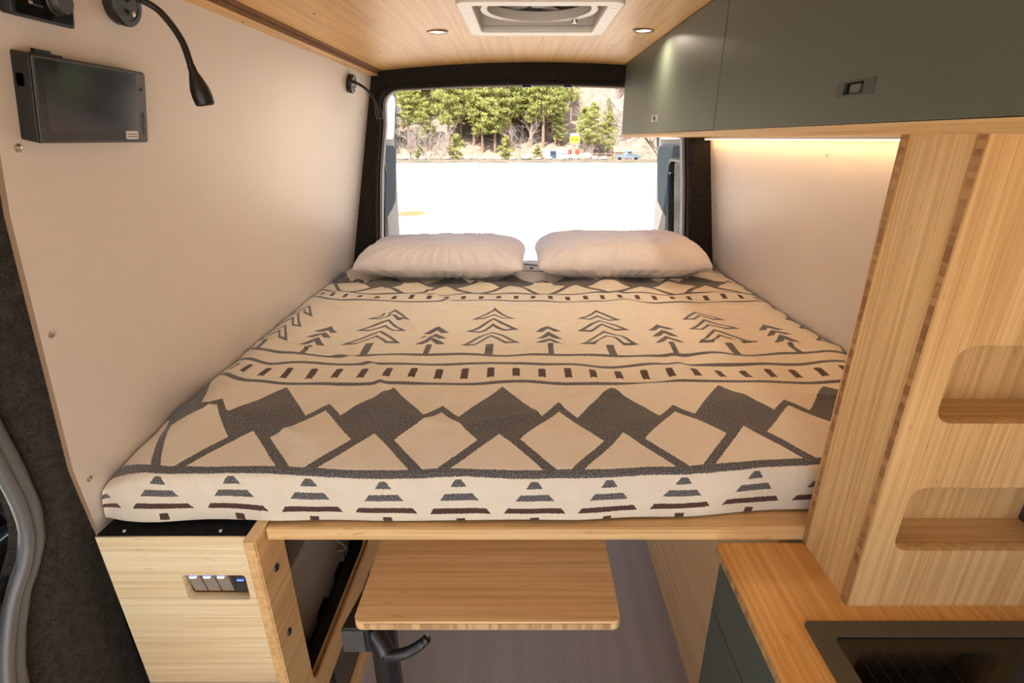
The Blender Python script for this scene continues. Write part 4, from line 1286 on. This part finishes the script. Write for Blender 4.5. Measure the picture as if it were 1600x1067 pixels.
def bare(i, u, y, s, label):
    x = far_x(u, y)
    root = empty('bare_tree', (x, y, (hz(x, y) if y > 116 else gz(y)) - 0.1))
    root.scale = (s, s, s); root.rotation_euler.z = random.uniform(0, 6.28)
    tag(root, label, 'bare tree', 'leafless trees at the lot edge')
    o = bpy.data.objects.new('branches', BARE[i]); COL.objects.link(o); o.parent = root
for i, u, y, s, lab in ((0, 668, 108, 1.25, 'pale leafless spreading bush at the left foot of the slope'), (1, 640, 110, 1.3, 'pale leafless tree beside the left rear door'),
                        (1, 690, 112, 1.0, 'small pale leafless bush between the young pines'), (2, 812, 112, 1.0, 'upright pale leafless shrub in front of the dark pines'),
                        (0, 945, 121, 1.5, 'large pale leafless tree right of the yellow sign'), (2, 962, 124, 1.5, 'tall pale leafless tree at the green cabinet edge'),
                        (1, 918, 116, .8, 'small pale leafless bush behind the yellow sign')):
    bare(i, u, y, s, lab)
tag_o = link('leaning_tree', bare_mesh(9, 13, .5, 3, M['darkbranch'], 2.6), None)
tag_o.location = (far_x(1035, 95), 95, gz(95)); tag_o.rotation_euler = (0, R(-22), 0)
tag(tag_o, 'dark bare leaning tree beside the right rear door', 'bare tree')

# road sign with double arrow
sg = empty('road_sign', (5.75, 66, gz(66)))
tag(sg, 'yellow double arrow road sign on two posts at the lot edge', 'road sign')
M['yellow'] = plain('yellow_sign_paint', (0.72, 0.50, 0.01), 0.5)
M['red'] = plain('red_sign_paint', (0.55, 0.045, 0.02), 0.5)
M['teal'] = plain('pale_teal_sign', (0.30, 0.52, 0.48), 0.5)
M['galv'] = plain('galvanised_post', (0.40, 0.40, 0.40), 0.5, metal=0.3)
def P66(u, v):
    a = (u - 819) / 808; b = (533.5 - v) / 808
    dy = 0.93109 + b * 0.36478; dz = -0.36478 + b * 0.93109
    return (a * 66 / dy, 1.6 + dz * 66 / dy)
x0, zt = P66(890.2, 213.0); x1, zb = P66(905.2, 223.2)
plate('sign_board', rrect(x0, x1, zb, zt, 0.06), [], 0.02, lambda a, b, t: (a, 65.95 + t, b), M['yellow'], sg)
xc, zc = (x0 + x1) / 2, (zb + zt) / 2
hw = (x1 - x0) * 0.36
arrow = [(-hw, 0), (-hw + .16, .15), (-hw + .16, .05), (hw - .16, .05), (hw - .16, .15), (hw, 0), (hw - .16, -.15), (hw - .16, -.05), (-hw + .16, -.05), (-hw + .16, -.15)]
plate('double_arrow', [(xc + a, zc + b) for a, b in arrow], [], 0.006, lambda a, b, t: (a, 65.942 + t, b), M['ink'], sg)
plate('name_plate', [(x0 + .06, zt + .03), (x1 - .06, zt + .03), (x1 - .06, zt + .33), (x0 + .06, zt + .33)], [], 0.02, lambda a, b, t: (a, 65.95 + t, b), M['teal'], sg)
for xx in (x0 + 0.17, x1 - 0.30):
    box('post', xx - .03, xx + .03, 65.98, 66.03, gz(66) - .2, zt + .1, M['galv'], sg)
_, zr = P66(897, 237.5)
for xx in (x0 + 0.10, x1 - 0.22):
    oc = [(xx + 0.32 * math.cos(R(22.5 + 45 * k)), zr + 0.32 * math.sin(R(22.5 + 45 * k))) for k in range(8)]
    plate('red_octagon', oc, [], 0.015, lambda a, b, t: (a, 65.95 + t, b), M['red'], sg)

# small wooden hut
M['hutwood'] = plain('orange_brown_boards', (0.30, 0.15, 0.06), 0.8, var=0.25, vscale=3)
M['hutroof'] = plain('red_brown_roof', (0.27, 0.11, 0.085), 0.7, var=0.15, vscale=3)
hy = 112; hx0, hx1 = far_x(959, hy), far_x(986, hy); g0 = gz(hy)
hut = empty('wooden_hut', ((hx0 + hx1) / 2, hy, g0)); tag(hut, 'small wooden hut with red roof beyond the lot', 'hut')
box('wall', hx0 + .1, hx0 + 2.3, hy, hy + 2.5, g0, g0 + 1.5, M['hutwood'], hut)
from_data('roof', [(hx0, hy - .3, g0 + 1.35), (hx1, hy - .3, g0 + 1.35), (hx1, hy + 1.4, g0 + 2.6), (hx0, hy + 1.4, g0 + 2.6), (hx0, hy + 3, g0 + 1.35), (hx1, hy + 3, g0 + 1.35)],
          [(0, 1, 2, 3), (3, 2, 5, 4), (0, 3, 4), (1, 5, 2)], M['hutroof'], hut)
for xx in (hx0 + 2.5, hx1 - .2): box('roof_post', xx - .08, xx + .08, hy, hy + .16, g0, g0 + 1.5, M['hutwood'], hut)

# parked vehicles
def vehicle(name, u, y, length, col, label, cat, kind):
    x = far_x(u, y); g = gz(y) - .05
    root = empty(name, (x, y, g)); tag(root, label, cat)
    mt = plain(name + '_paint', col, 0.3)
    h = length / 2
    if kind == 'trailer':
        out = [(-h, .45), (h, .45), (h, 1.5), (h - .35, 1.9), (-h + .3, 1.9), (-h, 1.55)]
    elif kind == 'pickup':
        out = [(-h, .45), (h, .45), (h, .95), (h - .9, 1.05), (h - 1.6, 1.65), (-.2, 1.7), (-.45, 1.05), (-h, 1.0)]
    else:
        out = [(-h, .45), (h, .45), (h, 1.0), (h - 1.0, 1.1), (h - 1.7, 1.7), (-h + .5, 1.72), (-h, 1.1)]
    body_ = plate('body', [(x + a, g + b) for a, b in out], [], 1.7, lambda a, b, t: (a, y - .85 + t, b), mt, root, 0.04)
    if kind != 'trailer':
        xs_ = [(-h + .55, -h + 1.5), (-h + 1.6, h - 1.75)] if kind == 'suv' else [(-.15, .55), (.62, h - 1.65)]
        for a, c in xs_:
            if c - a > .2: plate('window', [(x + a, g + 1.12), (x + c + .25, g + 1.12), (x + c, g + 1.58), (x + a + .1, g + 1.58)], [], .02, lambda p, q, t: (p, y - .90 + t, q), M['screen'], root)
    else:
        plate('stripe', [(x - h + .5, g + 1.1), (x + h - .6, g + 1.1), (x + h - .6, g + 1.25), (x - h + .5, g + 1.25)], [], .02, lambda p, q, t: (p, y - .905 + t, q), M['ink'], root)
    for wx in (-h + .75, h - .8):
        lathe('wheel', [(0, -.1), (.18, -.1), (.33, -.1), (.36, 0), (.33, .1), (0, .1)], (x + wx, y - .82, g + .36), (0, 1, 0), M['black'], root, 20)
vehicle('car', 871, 106, 4.4, (0.045, 0.075, 0.13), 'dark blue car parked behind the white trailer', 'car', 'suv')
vehicle('trailer', 884, 103, 3.4, (0.75, 0.75, 0.72), 'white trailer with dark stripe parked in front of a blue car', 'trailer', 'trailer')
vehicle('pickup_truck', 981, 104, 4.6, (0.10, 0.16, 0.23), 'blue pickup truck parked beside the wooden hut', 'truck', 'pickup')
nb_ = empty('notice_board', (far_x(855, 100), 100, gz(100))); tag(nb_, 'white notice board on two posts left of the blue car', 'notice board')
bx_ = far_x(855, 100)
box('board', bx_ - .55, bx_ + .55, 100, 100.05, gz(100) + .75, gz(100) + 1.5, M['sticker'], nb_)
for dx in (-.45, .45): box('post', bx_ + dx - .04, bx_ + dx + .04, 100.05, 100.12, gz(100), gz(100) + 1.5, M['hutwood'], nb_)

# rail fence along the far side of the lot and boulders in front of it
M['fence'] = plain('weathered_fence_wood', (0.20, 0.16, 0.12), 0.9, var=0.25, vscale=5)
fen = empty('rail_fence', (far_x(965, 90), 90, gz(90))); tag(fen, 'weathered wooden rail fence beyond the right side of the lot', 'fence')
fx = [far_x(u, 90) for u in range(905, 1045, 14)]
for xx in fx: box('post', xx - .07, xx + .07, 89.95, 90.09, gz(90) - .1, gz(90) + 1.25, M['fence'], fen)
for a, b_ in zip(fx, fx[1:]):
    for zz in (.55, 1.05): box('rail', a, b_, 89.99, 90.05, gz(90) + zz - .05, gz(90) + zz + .05, M['fence'], fen)
M['boulder'] = plain('pale_boulder', (0.22, 0.19, 0.16), 0.95, var=0.2, vscale=3)
def boulder(u, y, s, label):
    bm = bmesh.new(); bmesh.ops.create_icosphere(bm, subdivisions=2, radius=1)
    for v in bm.verts:
        k = 1 + .22 * math.sin(v.co.x * 4 + u) * math.cos(v.co.y * 3.1 + y) + .12 * math.sin(v.co.z * 6 + u * .3)
        v.co = Vector((v.co.x * s * 1.3 * k, v.co.y * s * k, v.co.z * s * .75 * k))
    o = from_bm('boulder', bm, M['boulder'], None, True); o.location = (far_x(u, y), y, gz(y) + s * .35)
    tag(o, label, 'rock', 'pale boulders along the lot edge')
for k, (u, s) in enumerate(((632, .5), (659, .6), (697, .5), (731, .7), (752, .5), (779, .6), (801, .5), (822, .7), (841, .5), (857, .6), (878, .55), (902, .8), (915, 1.0), (929, .6), (944, .5))):
    boulder(u, 72 + (k * 7) % 12, s * .8, 'pale rounded boulder in the row along the far lot edge')
